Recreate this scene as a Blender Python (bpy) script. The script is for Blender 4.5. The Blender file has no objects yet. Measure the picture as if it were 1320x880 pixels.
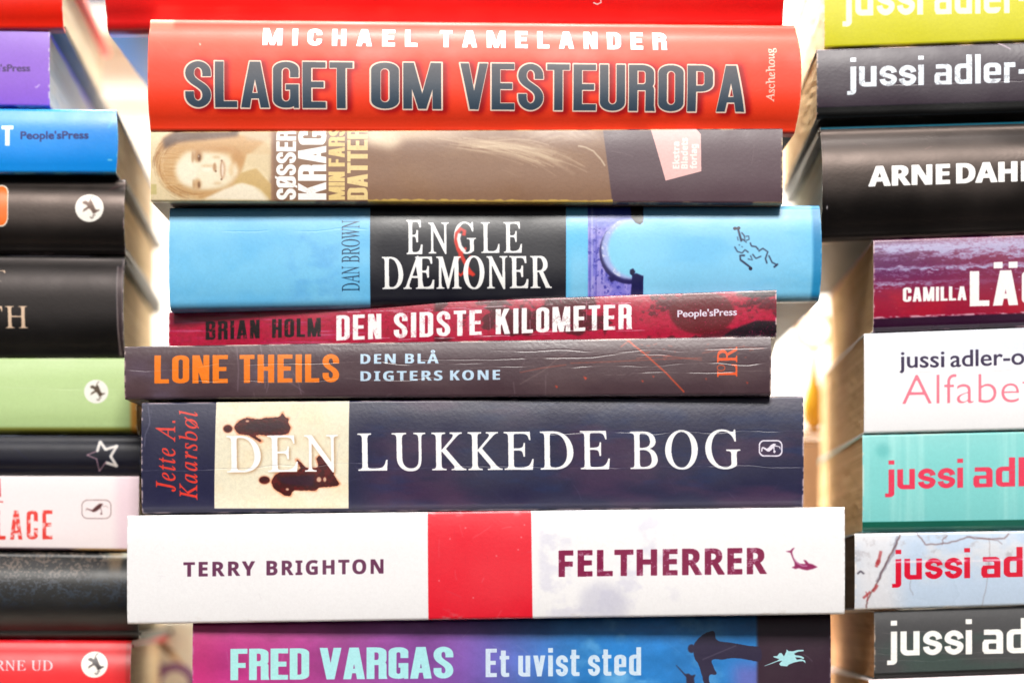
import bpy, bmesh, math, random
import numpy as np
from mathutils import Vector, Matrix

# ------------------------------------------------------------------ camera, world, lights
SC = bpy.context.scene
COL = SC.collection
D = 0.75                      # metres from the lens to the front of the middle stack
FPX = 2941.0                  # focal length in photo pixels (1320 wide)
CX, HY = 660.0, 780.0         # principal column and eye level row of the photo

cam = bpy.data.cameras.new("camera")
camo = bpy.data.objects.new("camera", cam)
COL.objects.link(camo)
camo.location = (0, -D, 0)
camo.rotation_euler = (math.radians(90), 0, 0)
cam.sensor_width = 36.0
cam.lens = FPX / 1320.0 * 36.0
cam.shift_y = (HY - 440.0) / 1320.0
cam.clip_start = 0.02
cam.clip_end = 50
cam.dof.use_dof = True
cam.dof.focus_distance = 0.748
cam.dof.aperture_fstop = 4.2
SC.camera = camo

world = bpy.data.worlds.new("World")
SC.world = world
world.use_nodes = True
bg = world.node_tree.nodes['Background']
_wt = world.node_tree
_tc = _wt.nodes.new('ShaderNodeTexCoord'); _sx = _wt.nodes.new('ShaderNodeSeparateXYZ'); _cr = _wt.nodes.new('ShaderNodeValToRGB')
_wt.links.new(_tc.outputs['Generated'], _sx.inputs[0])
_mr = _wt.nodes.new('ShaderNodeMapRange'); _mr.inputs['From Min'].default_value = -1; _wt.links.new(_sx.outputs['Z'], _mr.inputs['Value'])
_wt.links.new(_mr.outputs['Result'], _cr.inputs['Fac']); _wt.links.new(_cr.outputs['Color'], bg.inputs[0])
_cr.color_ramp.elements[0].position = .46; _cr.color_ramp.elements[0].color = (.10, .09, .10, 1)      # floor below the eye
_cr.color_ramp.elements[1].position = .62; _cr.color_ramp.elements[1].color = (0.95, 0.96, 1.0, 1)    # bright room above it
bg.inputs[1].default_value = 0.30

def area(name, loc, target, sx, sy, power, col):
    l = bpy.data.lights.new(name, 'AREA')
    l.shape = 'RECTANGLE'; l.size = sx; l.size_y = sy
    l.energy = power; l.color = col
    o = bpy.data.objects.new(name, l); COL.objects.link(o)
    o.location = loc
    o.rotation_euler = (Vector(target) - Vector(loc)).to_track_quat('-Z', 'Y').to_euler()
    return o
area("key_light", (0.03, -1.15, 0.98), (0, 0, 0.06), 0.55, 0.36, 28.5, (1.0, 0.96, 0.91))
area("back_light", (-0.18, 0.24, 0.80), (0.03, 0.44, 0.05), 0.8, 0.3, 42.0, (1.0, 0.99, 0.97))

SC.view_settings.view_transform = 'Standard'
SC.view_settings.look = 'None'
SC.view_settings.exposure = 0.40
SC.view_settings.gamma = 1.0
SC.render.engine = 'CYCLES'
SC.cycles.use_denoising = True
SC.cycles.max_bounces = 8

KALB = 0.72                   # share of the displayed linear value that is the print's own colour

# ------------------------------------------------------------------ small numeric helpers
def s2l(c):
    c = np.asarray(c, dtype=np.float32)
    return np.where(c <= 0.04045, c / 12.92, ((np.maximum(c, 0) + 0.055) / 1.055) ** 2.4)
def l2s(c):
    return np.where(c <= 0.0031308, c * 12.92, 1.055 * np.maximum(c, 1e-8) ** (1 / 2.4) - 0.055)
def rgb(*c): return tuple(v / 255.0 for v in c)
def alb(c, k=KALB):
    return tuple(float(v) for v in (s2l(np.array(c)) * k))
def ss(a, b, x):
    t = np.clip((x - a) / (b - a), 0, 1)
    return t * t * (3 - 2 * t)
def vnoise(x, y, seed=0):
    rs = np.random.RandomState(seed)
    g = rs.rand(256, 256).astype(np.float32)
    xi = np.floor(x).astype(int); yi = np.floor(y).astype(int)
    fx = x - xi; fy = y - yi
    fx = fx * fx * (3 - 2 * fx); fy = fy * fy * (3 - 2 * fy)
    a = g[yi & 255, xi & 255]; b = g[yi & 255, (xi + 1) & 255]
    c = g[(yi + 1) & 255, xi & 255]; d = g[(yi + 1) & 255, (xi + 1) & 255]
    return (a * (1 - fx) + b * fx) * (1 - fy) + (c * (1 - fx) + d * fx) * fy
def fbm(x, y, sx, sy, seed=0, octv=4):
    r = 0; a = .5; t = 0
    for i in range(octv):
        r = r + a * vnoise(x / sx * 2 ** i + 17 * i, y / sy * 2 ** i + 9 * i, seed + i)
        t += a; a *= .55
    return r / t
def blur(m, r):
    if r <= 0: return m
    n = max(1, int(round(r)))
    for ax in (0, 1):
        for _ in range(2):
            p = np.pad(m, [(n, n) if ax == i else (0, 0) for i in range(2)], mode='edge')
            c = np.cumsum(p, axis=ax, dtype=np.float64)
            z = np.zeros_like(np.take(c, [0], axis=ax))
            c = np.concatenate([z, c], axis=ax)
            k = 2 * n + 1
            if ax == 0: m = (c[k:] - c[:-k]) / k
            else: m = (c[:, k:] - c[:, :-k]) / k
    return m.astype(np.float32)
def maxf(m, rx, ry):
    o = m.copy()
    for dx in range(-rx, rx + 1):
        for dy in range(-ry, ry + 1):
            if (dx / (rx + .5)) ** 2 + (dy / (ry + .5)) ** 2 <= 1.0:
                o |= np.roll(np.roll(m, dx, 1), dy, 0)
    return o
def minf(m, rx, ry): return ~maxf(~m, rx, ry)

# ------------------------------------------------------------------ lettering: two families of glyphs
GL = {
 'i': {
  "A": [690, [-126,0,-122,19,-96,22,-70,29,-46,42,-23,60,0,83,160,271,530,707,550,707,525,86,527,64,533,48,545,36,554,30,565,26,579,23,594,20,612,19,609,0,329,0,333,19,341,19,359,20,374,22,387,26,398,32,406,39,412,48,417,61,421,76,424,95,425,116,429,235,198,235,188,234,180,230,172,223,97,134,79,111,65,92,55,76,49,63,47,53,49,41,54,32,64,26,77,22,95,20,117,19,112,0], [213,272,431,272,443,546]],
  "B": [653, [-50,0,-45,20,-40,20,-22,21,-6,23,7,27,19,32,29,40,37,48,44,60,51,74,57,90,63,108,187,573,192,593,195,610,196,625,194,640,188,652,179,660,164,666,145,670,121,672,126,692,381,692,464,686,528,668,574,638,602,597,611,543,604,498,584,458,550,424,503,396,442,374,484,355,518,330,541,298,555,260,560,216,558,190,554,166,546,143,536,122,522,102,506,83,487,66,465,51,442,38,416,27,387,17,357,10,325,4,291,1,255,0], [287,385,328,387,366,392,398,400,427,413,451,428,471,447,486,468,497,492,504,519,506,549,501,588,486,619,460,641,425,654,379,658,333,655,324,651,317,647,312,641,299,611,280,544,243,401,244,395,247,391,253,388], [228,31,269,33,306,39,338,50,367,64,392,83,412,105,428,131,439,159,446,191,448,226,446,251,442,273,434,292,423,309,409,323,391,333,370,342,347,348,319,352,289,353,243,351,234,347,227,341,223,331,163,108,159,86,156,66,158,53,164,44,173,38,187,34,205,32]],
  "D": [755, [-53,0,-47,20,-42,20,-24,21,-8,23,5,26,17,32,27,38,35,47,43,58,50,72,56,89,62,108,187,573,196,624,194,639,188,651,178,660,164,666,144,670,120,672,126,692,391,692,430,691,467,686,501,680,533,670,563,658,590,643,615,625,638,605,657,583,674,559,688,532,699,503,707,472,711,440,713,405,712,373,708,341,701,311,692,281,680,251,666,222,649,195,630,169,609,145,586,122,560,100,532,80,503,62,472,46,439,33,404,21,367,12,329,5,289,1,248,0], [253,33,286,34,318,38,347,45,376,54,402,66,427,79,450,95,471,113,491,133,510,154,526,177,541,201,554,227,565,253,575,281,583,310,589,339,593,368,596,398,597,428,595,471,588,510,577,544,561,574,542,600,517,621,489,638,456,650,419,657,378,659,358,658,342,657,330,654,320,648,312,641,306,630,287,576,168,133,164,117,160,103,158,91,156,81,156,73,159,59,166,49,179,42,209,36]],
  "E": [676, [-50,0,-45,20,-41,20,-23,21,-8,23,6,26,18,31,27,38,35,46,43,57,50,72,56,89,62,109,187,573,196,624,194,639,188,651,179,660,164,666,145,670,121,672,126,692,655,692,626,542,609,542,609,546,609,564,607,579,605,593,602,606,598,616,588,630,574,641,555,649,541,652,524,655,505,657,484,658,460,658,375,658,330,654,321,649,313,643,308,635,292,590,237,387,321,387,349,388,374,391,396,395,415,402,430,410,443,420,454,433,464,448,472,465,478,485,497,485,427,240,409,240,412,279,411,299,409,315,405,327,398,336,389,343,377,348,361,351,341,352,318,353,229,353,167,124,160,93,156,70,158,58,164,49,173,42,186,38,204,36,228,35,297,35,325,36,351,37,375,41,398,45,419,51,439,57,458,66,475,76,492,87,508,101,522,115,536,131,550,149,563,169,575,190,595,190,523,0]],
  "G": [806, [365,-15,327,-14,291,-9,256,-2,224,7,194,20,165,35,140,53,117,72,97,95,80,119,66,145,54,174,46,204,42,235,40,269,41,299,45,328,51,357,59,386,70,415,83,443,98,470,114,496,132,522,152,547,173,570,196,592,219,612,244,630,270,647,310,669,352,685,396,697,441,705,487,707,515,706,542,703,567,698,592,691,616,683,665,665,692,658,705,659,715,662,725,668,733,675,741,686,749,699,766,699,720,487,703,487,697,521,688,552,675,579,658,604,638,625,615,643,588,656,559,666,528,672,493,674,457,672,421,665,388,653,356,636,325,615,296,590,270,561,245,529,224,494,204,455,187,415,175,375,165,336,160,297,158,258,160,214,167,174,179,139,196,107,217,80,242,57,271,39,304,26,340,19,379,16,400,17,420,20,439,24,457,30,475,39,491,48,504,58,514,70,522,82,527,95,563,235,568,257,570,276,568,291,561,302,550,309,541,312,529,314,515,316,498,318,479,319,484,338,771,338,766,319,743,318,724,315,710,310,698,302,688,292,680,280,671,255,660,217,620,52,572,28,522,9,471,-4,419,-12]],
  "H": [775, [-50,0,-45,20,-41,20,-22,21,-5,23,9,27,21,33,31,42,41,53,48,68,56,86,62,108,187,573,196,624,194,639,188,651,179,660,164,666,145,670,121,672,126,692,402,692,397,672,393,672,376,671,361,669,347,666,336,660,326,654,317,645,310,634,302,619,295,601,289,580,247,425,243,403,244,397,247,393,251,390,276,386,532,386,556,390,560,394,564,400,567,408,611,573,616,593,619,610,620,624,618,639,612,651,602,660,588,666,568,670,544,672,550,692,826,692,820,672,812,672,796,671,781,669,768,665,757,660,748,654,740,645,732,634,725,620,719,603,713,584,589,119,582,89,579,67,581,52,587,40,597,32,611,26,631,22,655,20,650,0,374,0,379,20,383,20,403,21,420,23,434,27,446,33,456,42,465,53,473,68,480,86,486,108,542,316,544,324,544,331,543,337,540,342,536,345,511,348,256,348,232,345,228,341,224,335,221,327,165,119,158,89,155,67,157,52,163,40,173,32,187,26,207,22,231,20,226,0]],
  "J": [382, [33,-15,13,-14,-4,-11,-20,-6,-35,1,-47,10,-57,21,-66,32,-71,45,-75,58,-76,73,-74,88,-70,101,-62,113,-51,122,-38,127,-24,129,-11,128,1,123,12,116,20,106,24,95,26,82,25,70,21,59,17,39,20,25,28,17,41,14,56,17,67,25,76,39,88,70,101,114,220,565,232,626,230,641,223,653,211,660,202,663,190,665,176,667,161,669,143,670,150,692,436,692,430,672,413,671,397,670,384,667,373,662,364,657,356,650,348,639,342,626,336,611,330,592,227,200,215,159,201,122,186,89,170,61,152,38,132,19,110,4,86,-7,60,-13]],
  "K": [676, [-50,0,-45,20,-41,20,-22,21,-5,23,9,27,21,33,31,42,41,53,48,68,56,86,62,108,187,573,196,624,194,639,188,651,179,660,164,666,145,670,121,672,126,692,400,692,394,672,386,672,371,671,357,670,345,667,335,662,326,657,318,649,311,639,304,625,298,609,292,589,240,395,238,388,237,381,238,376,240,373,244,372,256,377,501,574,522,592,537,608,549,622,556,635,558,646,552,660,534,669,505,672,499,672,504,692,746,692,739,673,734,673,718,671,701,667,682,659,663,649,642,635,501,527,332,393,529,103,541,87,552,72,563,59,575,49,586,40,598,32,610,26,623,22,637,20,652,19,647,0,351,0,357,19,364,19,384,20,400,23,413,27,421,34,426,43,428,55,421,82,399,118,250,339,246,343,242,346,237,347,231,346,226,341,223,334,164,111,156,69,158,52,165,39,176,31,184,27,195,24,208,22,224,21,241,20,236,0]],
  "L": [668, [-36,0,-31,20,-27,20,-9,21,7,23,20,26,32,32,42,38,50,47,58,58,65,72,71,89,77,108,201,573,209,603,211,624,209,639,203,651,193,660,179,666,159,670,135,672,140,692,415,692,408,673,391,672,376,670,363,666,352,661,342,655,334,646,326,635,318,621,312,604,306,585,186,137,176,95,172,76,174,61,179,50,188,43,201,39,220,36,245,35,316,35,346,36,374,37,399,40,422,44,443,49,462,55,480,63,497,72,512,84,527,97,540,112,554,130,567,149,581,172,594,196,613,196,548,0]],
  "M": [878, [-54,0,-48,20,-27,21,-10,23,5,27,17,33,28,42,37,53,45,68,52,86,59,108,190,573,195,593,198,610,199,624,197,639,191,651,181,660,167,666,147,670,123,672,129,692,316,692,388,161,739,692,929,692,923,672,915,672,899,671,884,669,871,665,860,660,851,654,843,645,835,634,828,620,822,603,816,584,692,119,685,89,682,67,684,52,690,40,700,32,714,26,734,22,758,20,753,0,479,0,484,17,504,19,521,22,535,27,547,34,558,44,567,58,572,67,577,79,582,92,587,107,591,123,715,584,326,0,312,0,234,585,114,153,109,132,104,114,101,98,100,83,99,71,101,54,107,41,117,32,131,25,150,21,175,19,170,0]],
  "N": [745, [503,-16,229,555,112,125,104,89,101,64,103,49,109,37,119,30,127,27,138,25,150,23,164,21,181,20,176,0,-50,0,-45,20,-27,21,-11,23,3,26,15,31,25,38,34,46,42,57,49,71,56,88,62,108,193,585,196,597,197,608,195,623,189,638,178,652,164,663,147,670,128,672,121,672,126,692,271,692,526,161,636,567,645,603,647,628,645,643,639,655,629,662,620,665,610,667,597,669,583,671,566,672,571,692,798,692,792,672,773,671,756,669,741,665,728,659,717,651,708,640,703,631,698,622,693,611,689,598,685,584,522,-16]],
  "O": [769, [298,-15,266,-14,236,-10,208,-4,181,5,157,16,134,29,113,45,95,63,79,83,65,105,53,128,44,154,37,181,33,210,32,241,33,268,36,295,41,322,48,349,57,376,68,403,80,428,94,454,109,479,126,503,143,526,162,549,182,570,203,590,226,609,248,626,272,642,296,656,321,669,346,681,372,690,397,697,423,703,449,706,475,707,507,706,537,702,565,695,591,687,615,675,637,661,657,645,675,627,691,607,705,585,716,561,725,536,731,509,735,480,736,450,735,428,733,406,730,383,724,360,718,338,710,315,701,292,692,270,681,248,669,226,656,205,642,184,627,164,612,145,596,126,579,108,561,91,543,76,525,61,506,48,468,25,428,8,386,-5,343,-12], [299,15,320,16,340,19,360,25,379,33,399,43,417,55,435,69,453,84,470,101,487,119,503,139,518,160,532,181,546,204,559,229,570,253,581,279,590,305,599,331,606,358,612,385,617,412,620,439,622,466,623,493,621,527,617,558,609,586,599,609,585,630,569,647,549,660,528,669,504,675,477,677,455,676,434,672,413,666,391,657,370,646,349,632,329,616,309,599,290,579,272,558,254,534,237,509,222,483,207,455,194,426,185,404,177,381,169,359,163,337,158,315,153,292,150,270,147,248,146,226,145,204,147,169,151,138,160,110,171,85,186,64,203,46,223,33,246,23,271,17]],
  "R": [671, [-50,0,-45,20,-40,20,-22,21,-6,23,7,27,19,32,29,40,37,48,44,60,51,74,57,90,63,108,187,573,192,593,195,610,196,625,194,640,188,652,179,660,164,666,145,670,121,672,126,692,419,692,459,690,495,686,526,678,554,667,577,653,596,635,611,616,622,594,628,569,630,542,622,489,598,443,558,405,503,374,431,350,523,127,532,106,541,88,550,71,559,58,568,46,577,37,587,29,598,24,611,21,624,20,628,20,622,0,467,0,329,340,307,340,262,341,227,344,170,132,166,115,162,100,160,87,158,76,158,68,160,51,166,38,176,30,189,24,208,20,230,19,241,19,235,0], [301,372,341,374,376,379,408,388,436,401,461,418,480,437,496,459,507,484,514,511,516,541,510,583,493,617,465,640,425,654,374,659,334,655,325,650,317,644,311,636,294,593,235,376,267,374]],
  "T": [625, [74,0,78,20,86,20,108,21,128,24,144,29,158,36,170,47,180,62,186,72,191,85,196,99,202,115,207,133,340,621,343,639,340,648,331,654,316,656,289,656,265,655,242,654,222,651,204,648,187,643,172,637,158,630,146,622,135,612,126,601,117,589,109,575,101,559,94,542,88,524,66,526,110,692,686,692,654,521,635,521,636,537,636,553,635,574,632,593,627,609,620,622,611,633,599,641,584,648,564,652,542,655,515,656,474,656,466,655,460,653,455,650,444,630,309,138,304,119,300,102,297,87,296,75,295,64,297,49,304,37,316,29,325,26,336,23,350,21,365,20,383,20,394,20,388,0]],
  "U": [731, [298,-15,259,-13,223,-7,191,3,162,17,137,35,115,56,98,80,87,107,79,136,77,168,78,184,80,202,83,222,89,245,95,270,177,577,186,625,184,641,178,653,167,662,158,665,147,668,134,670,119,672,101,673,106,692,398,692,394,673,384,673,366,672,350,669,335,664,323,658,313,649,304,638,296,625,288,608,281,589,275,568,201,287,192,254,186,225,181,200,178,179,177,163,179,140,183,119,191,100,201,83,215,68,231,56,250,46,271,39,295,35,321,34,344,35,365,38,386,42,405,48,423,56,440,66,455,76,470,89,483,103,494,118,505,137,516,162,527,192,539,228,551,270,620,528,625,549,630,568,633,585,634,600,635,613,633,634,627,649,618,660,610,664,600,668,587,670,572,672,555,673,559,692,792,692,789,673,775,673,754,671,736,665,720,656,707,643,696,626,682,590,665,531,589,243,579,207,567,174,555,144,541,116,527,92,511,70,494,52,475,35,455,21,434,10,410,1,385,-6,358,-11,329,-14]],
  "W": [882, [123,-15,147,587,147,605,145,621,142,634,136,645,130,654,120,661,109,666,95,670,79,673,60,674,63,692,341,692,336,674,328,674,310,673,295,671,282,667,271,661,264,654,257,644,253,632,249,616,246,598,245,576,228,172,478,528,481,589,481,606,479,621,476,634,471,645,465,654,457,661,447,666,435,670,421,672,405,673,398,673,402,692,667,692,661,673,641,672,624,669,611,665,600,658,592,647,586,634,583,623,581,611,579,597,578,581,577,563,561,179,811,554,825,576,835,596,843,614,847,629,849,642,846,652,837,660,823,667,803,671,777,673,784,692,993,692,989,673,986,673,974,672,963,669,952,663,941,656,930,647,918,635,906,621,894,606,881,588,867,568,475,-15,456,-15,476,462,142,-15]],
  "a": [509, [74,-12,59,-11,45,-8,33,-2,22,6,13,16,4,28,-2,42,-6,58,-9,76,-10,96,-9,129,-4,161,4,194,14,228,28,261,44,294,63,325,84,354,108,382,134,408,161,431,189,448,217,461,245,468,273,471,296,469,315,462,330,452,340,436,346,417,359,460,435,460,344,134,339,116,335,100,332,86,331,75,330,66,332,58,338,54,347,52,357,55,369,63,383,76,400,95,420,119,434,107,402,64,372,31,343,7,316,-7,291,-12,276,-10,265,-5,257,5,252,17,250,34,251,49,255,71,262,99,272,134,284,175,262,139,240,107,218,79,198,55,178,35,158,18,137,5,116,-5,95,-10], [122,49,138,51,154,59,172,71,183,80,194,91,204,103,215,115,226,130,237,144,247,160,257,176,267,193,276,210,285,228,293,245,300,263,307,281,312,300,317,317,321,335,324,351,325,368,326,383,324,405,318,423,308,435,293,443,275,445,256,443,238,437,220,427,202,413,184,396,167,374,151,350,136,323,123,294,110,261,87,181,84,166,82,151,80,137,79,123,79,109,81,87,86,71,94,59,107,51]],
  "b": [507, [122,-12,99,-11,78,-9,59,-5,42,1,28,9,8,23,-3,38,-7,54,-3,75,131,601,137,631,138,650,137,660,133,668,128,673,119,676,107,677,91,678,75,678,80,696,140,703,183,713,232,725,239,724,242,721,242,715,153,373,183,408,215,436,248,455,282,467,318,471,342,469,364,465,384,457,402,445,418,431,431,414,442,395,449,373,454,350,455,324,454,300,451,276,445,252,438,228,428,205,416,181,403,159,388,137,372,116,354,96,335,77,314,60,293,44,270,30,247,18,223,7,198,-1,173,-7,148,-11], [141,14,164,16,186,21,208,30,229,43,250,59,270,78,288,100,305,123,320,149,334,177,346,206,355,234,362,262,366,288,367,314,366,334,363,351,358,367,351,381,343,394,332,404,320,412,307,417,293,421,277,422,258,420,240,415,222,406,205,394,188,378,172,359,158,336,145,310,133,281,123,248,81,99,74,57,77,42,85,29,98,21,117,16]],
  "c": [444, [148,-12,121,-10,97,-5,75,5,56,17,39,34,24,54,13,77,5,102,1,131,-1,162,0,182,2,201,6,221,11,241,18,261,26,280,36,299,46,318,58,336,72,353,86,370,101,385,117,400,134,413,152,426,180,442,208,455,237,464,267,469,297,471,315,470,331,468,346,463,359,457,371,450,385,434,394,417,397,397,396,381,391,367,384,356,373,347,361,342,347,340,323,344,309,358,304,380,308,399,319,416,325,423,328,431,324,439,313,443,294,445,273,443,252,438,232,430,212,418,193,403,175,385,158,365,143,343,129,319,117,292,107,264,98,237,93,211,89,185,88,160,89,138,92,117,97,99,104,83,114,68,124,56,137,46,150,39,166,35,182,34,213,38,244,48,275,66,307,90,339,122,355,105,314,63,273,30,232,7,190,-7]],
  "d": [528, [91,-12,72,-11,55,-7,40,0,26,8,15,20,5,34,-3,50,-9,67,-12,87,-13,109,-12,129,-10,149,-5,170,0,191,8,214,17,236,27,258,39,280,52,302,66,324,81,344,96,364,113,382,130,399,148,415,162,426,175,436,189,444,203,451,217,458,231,462,245,466,259,469,272,470,286,471,308,470,327,466,342,459,353,449,361,437,406,619,409,634,410,649,409,659,405,666,399,671,390,674,378,676,362,677,347,677,352,696,377,698,400,701,420,704,439,708,455,713,476,720,493,724,504,725,509,724,512,721,513,715,512,705,510,697,358,120,351,90,348,66,351,54,359,47,372,45,384,48,398,57,415,72,434,93,456,120,472,107,454,84,437,63,421,45,406,30,392,17,378,7,364,-2,350,-7,337,-11,323,-12,305,-10,290,-4,280,7,274,21,272,40,273,58,276,79,282,104,290,134,300,167,279,132,258,102,238,75,218,51,198,32,178,16,157,4,136,-5,114,-10], [135,41,153,44,171,51,190,65,201,75,212,86,224,98,235,112,246,127,257,143,267,159,277,176,287,194,296,212,304,230,312,249,319,267,326,285,332,304,336,321,340,339,343,355,344,371,345,386,344,404,339,419,332,431,321,440,309,445,295,447,275,445,256,439,236,430,216,416,197,399,177,378,159,354,142,328,127,298,112,265,99,231,89,199,82,170,77,142,76,116,78,94,83,76,92,61,104,50,118,43]],
  "e": [428, [132,-10,107,-8,85,-3,65,5,47,16,31,31,18,49,7,69,0,92,-5,118,-6,147,-5,166,-3,186,1,206,6,226,14,246,22,266,32,286,43,306,55,325,69,344,83,362,99,378,115,394,132,409,150,422,178,440,206,453,234,463,263,469,291,471,308,470,324,468,337,464,350,459,360,452,369,443,375,433,380,422,383,410,384,396,381,371,372,348,357,325,337,303,310,282,278,263,239,246,196,232,146,221,91,212,86,176,84,146,88,107,99,77,117,55,144,42,177,38,206,41,235,51,266,68,297,91,329,121,344,106,325,83,305,63,285,46,265,30,245,18,224,8,202,0,180,-6,156,-9], [95,235,134,242,168,251,199,264,227,279,250,296,269,315,285,336,295,357,302,380,304,404,300,426,288,440,268,444,256,443,243,440,230,434,217,427,204,417,190,405,178,392,165,377,153,361,142,343,131,323,120,303,111,281,103,259]],
  "g": [426, [94,-228,64,-227,36,-223,11,-216,-11,-207,-31,-195,-48,-181,-60,-166,-70,-149,-75,-131,-77,-111,-72,-78,-56,-47,-30,-18,6,10,53,36,37,44,25,53,16,63,11,73,9,85,12,97,19,110,32,125,87,180,61,197,41,216,27,238,18,263,15,290,16,309,19,328,25,346,33,364,43,381,55,397,69,412,84,425,101,438,119,449,139,458,159,465,181,470,203,473,226,474,240,473,256,471,272,468,289,463,307,457,324,451,339,446,350,443,359,441,366,440,431,440,431,396,362,396,366,382,368,367,369,352,368,332,365,312,359,293,351,276,341,259,329,243,316,228,301,215,284,203,267,193,248,184,228,178,207,173,186,170,164,169,122,172,104,157,94,143,90,129,93,119,102,109,118,100,139,90,167,81,197,72,224,61,248,51,270,40,289,28,304,15,316,0,325,-18,330,-37,332,-59,331,-79,327,-97,321,-115,313,-132,303,-148,290,-162,275,-176,258,-187,240,-198,220,-207,197,-215,174,-220,149,-225,122,-227], [166,192,179,193,191,196,202,201,214,208,225,217,235,228,244,240,253,253,261,267,268,283,273,300,278,317,281,334,283,352,284,371,283,386,281,399,278,410,272,421,266,430,253,441,237,448,219,450,207,449,195,446,184,441,173,434,162,425,151,414,141,402,132,389,124,374,117,359,110,342,105,325,102,308,100,290,99,271,102,243,110,220,123,205,142,195], [112,-197,166,-193,208,-180,238,-158,256,-128,262,-89,260,-74,254,-59,243,-47,229,-35,214,-24,196,-15,140,8,78,27,45,5,19,-18,1,-42,-10,-68,-14,-95,-9,-132,6,-160,31,-181,67,-193]],
  "h": [599, [453,-10,437,-9,422,-6,409,0,397,7,387,17,378,29,371,42,366,56,363,72,362,90,367,147,381,225,404,329,415,383,419,422,417,443,412,460,402,472,390,479,373,481,350,478,327,469,304,454,281,432,258,405,236,374,218,344,203,314,192,285,184,256,130,0,37,0,167,618,176,671,173,688,165,701,151,710,131,716,106,718,98,718,107,760,291,760,252,576,233,494,212,410,223,410,257,459,292,496,329,523,368,540,408,545,447,541,476,527,498,505,511,474,515,434,510,391,497,324,471,206,461,150,458,101,462,74,474,58,493,53,505,54,517,57,530,61,543,68,557,76,575,47,550,26,525,11,500,-1,476,-8]],
  "l": [257, [47,-11,33,-9,21,-5,11,3,3,13,-2,25,-3,39,4,81,20,148,146,614,151,644,149,658,145,668,138,675,126,679,109,682,87,683,89,701,155,710,200,717,243,725,250,724,254,721,255,716,250,693,93,125,83,74,85,61,91,54,101,51,113,54,127,62,143,77,161,96,182,122,198,107,181,84,164,64,147,46,131,31,115,18,99,8,85,-1,71,-6,59,-10]],
  "o": [522, [157,-12,129,-10,103,-5,79,4,57,16,39,33,22,52,10,73,1,97,-4,123,-6,152,-5,175,-2,198,4,220,11,243,21,266,32,288,45,309,59,330,74,350,92,369,110,386,129,403,149,418,169,431,191,443,212,453,234,461,256,467,278,470,300,471,330,469,356,464,381,455,403,443,422,427,438,407,451,386,460,362,465,336,467,307,466,287,464,267,459,246,453,226,446,206,436,185,426,165,414,146,401,127,387,109,372,92,356,75,339,60,321,47,303,34,274,17,246,5,216,-5,187,-10], [168,17,184,18,200,22,216,28,232,37,247,48,262,60,276,75,290,91,302,108,315,127,326,147,336,167,346,188,354,210,362,232,368,253,373,275,376,296,378,317,379,337,376,376,365,406,348,428,325,441,294,445,274,443,255,438,236,428,216,415,197,399,178,379,161,356,145,331,130,303,116,273,104,242,95,211,88,181,84,152,83,124,84,104,87,86,91,70,97,56,106,45,115,35,126,27,139,21,153,18]],
  "r": [333, [-19,0,68,311,73,331,78,349,81,364,82,376,83,386,82,399,77,409,70,415,58,419,41,421,19,423,22,442,88,453,134,462,176,471,183,470,186,465,185,458,133,267,177,340,217,398,253,438,283,463,309,471,321,470,332,465,341,458,348,447,352,435,353,421,351,404,346,389,337,376,326,366,313,360,298,358,287,359,277,363,268,369,261,377,256,387,253,399,205,341,161,273,123,193,89,102,61,0]],
  "s": [370, [116,-12,100,-12,85,-10,72,-8,59,-5,48,-1,33,5,20,8,9,9,-2,7,-9,2,-13,-6,-33,-6,-11,158,6,157,8,131,12,107,18,86,26,67,36,52,47,38,60,28,74,21,89,16,106,15,120,16,132,19,144,24,154,30,164,39,172,49,179,61,183,73,186,87,187,102,186,116,182,131,176,146,167,162,155,178,124,219,94,260,84,275,76,291,69,307,63,323,60,339,59,354,60,374,65,392,72,409,81,424,94,438,109,450,125,459,143,466,162,470,183,471,198,471,212,469,225,468,237,465,247,461,263,455,276,451,288,450,300,452,308,458,311,468,328,468,308,319,291,319,283,364,269,400,250,425,225,440,194,445,178,443,164,437,152,428,143,416,137,403,135,388,136,375,141,360,148,345,159,328,172,310,203,270,231,230,257,181,263,165,266,149,267,132,266,116,264,101,260,87,255,73,248,60,239,47,230,36,219,25,207,16,194,8,180,0,165,-5,150,-9,133,-11]],
  "t": [278, [49,-12,32,-10,18,-4,9,6,3,21,1,39,4,66,10,92,98,421,29,421,33,442,70,453,105,473,138,501,171,538,202,584,225,584,187,453,272,453,264,421,179,421,98,116,89,67,91,55,97,48,107,46,118,49,131,58,147,72,165,92,185,118,200,101,169,60,138,29,108,6,78,-7]],
  "u": [542, [68,-12,50,-10,34,-4,22,6,13,20,8,36,6,56,12,102,28,172,75,340,81,368,83,395,81,407,77,416,70,422,58,425,42,427,20,428,23,446,89,455,134,463,177,471,184,470,189,468,190,464,189,453,186,440,105,159,93,110,88,80,91,62,101,52,118,48,130,49,142,53,155,60,170,69,185,81,200,95,216,111,231,129,247,149,264,171,279,194,295,219,310,246,324,273,338,303,350,333,362,363,372,395,381,427,389,460,467,460,380,137,375,119,372,103,369,90,368,79,367,70,369,58,376,50,387,48,400,51,415,60,431,76,449,97,469,125,483,111,454,67,424,32,393,8,362,-7,331,-12,313,-10,299,-4,289,7,283,21,281,40,282,53,283,67,286,84,291,101,296,121,327,228,297,182,268,141,241,105,214,74,189,48,164,26,140,9,116,-2,92,-10]],
 },
 'b': {
  "A": [690, [0,0,252,717,437,717,690,0,527,0,475,170,215,170,163,0], [253,297,439,297,386,463,374,506,358,559,345,606,332,557,316,501,304,463]],
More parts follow.
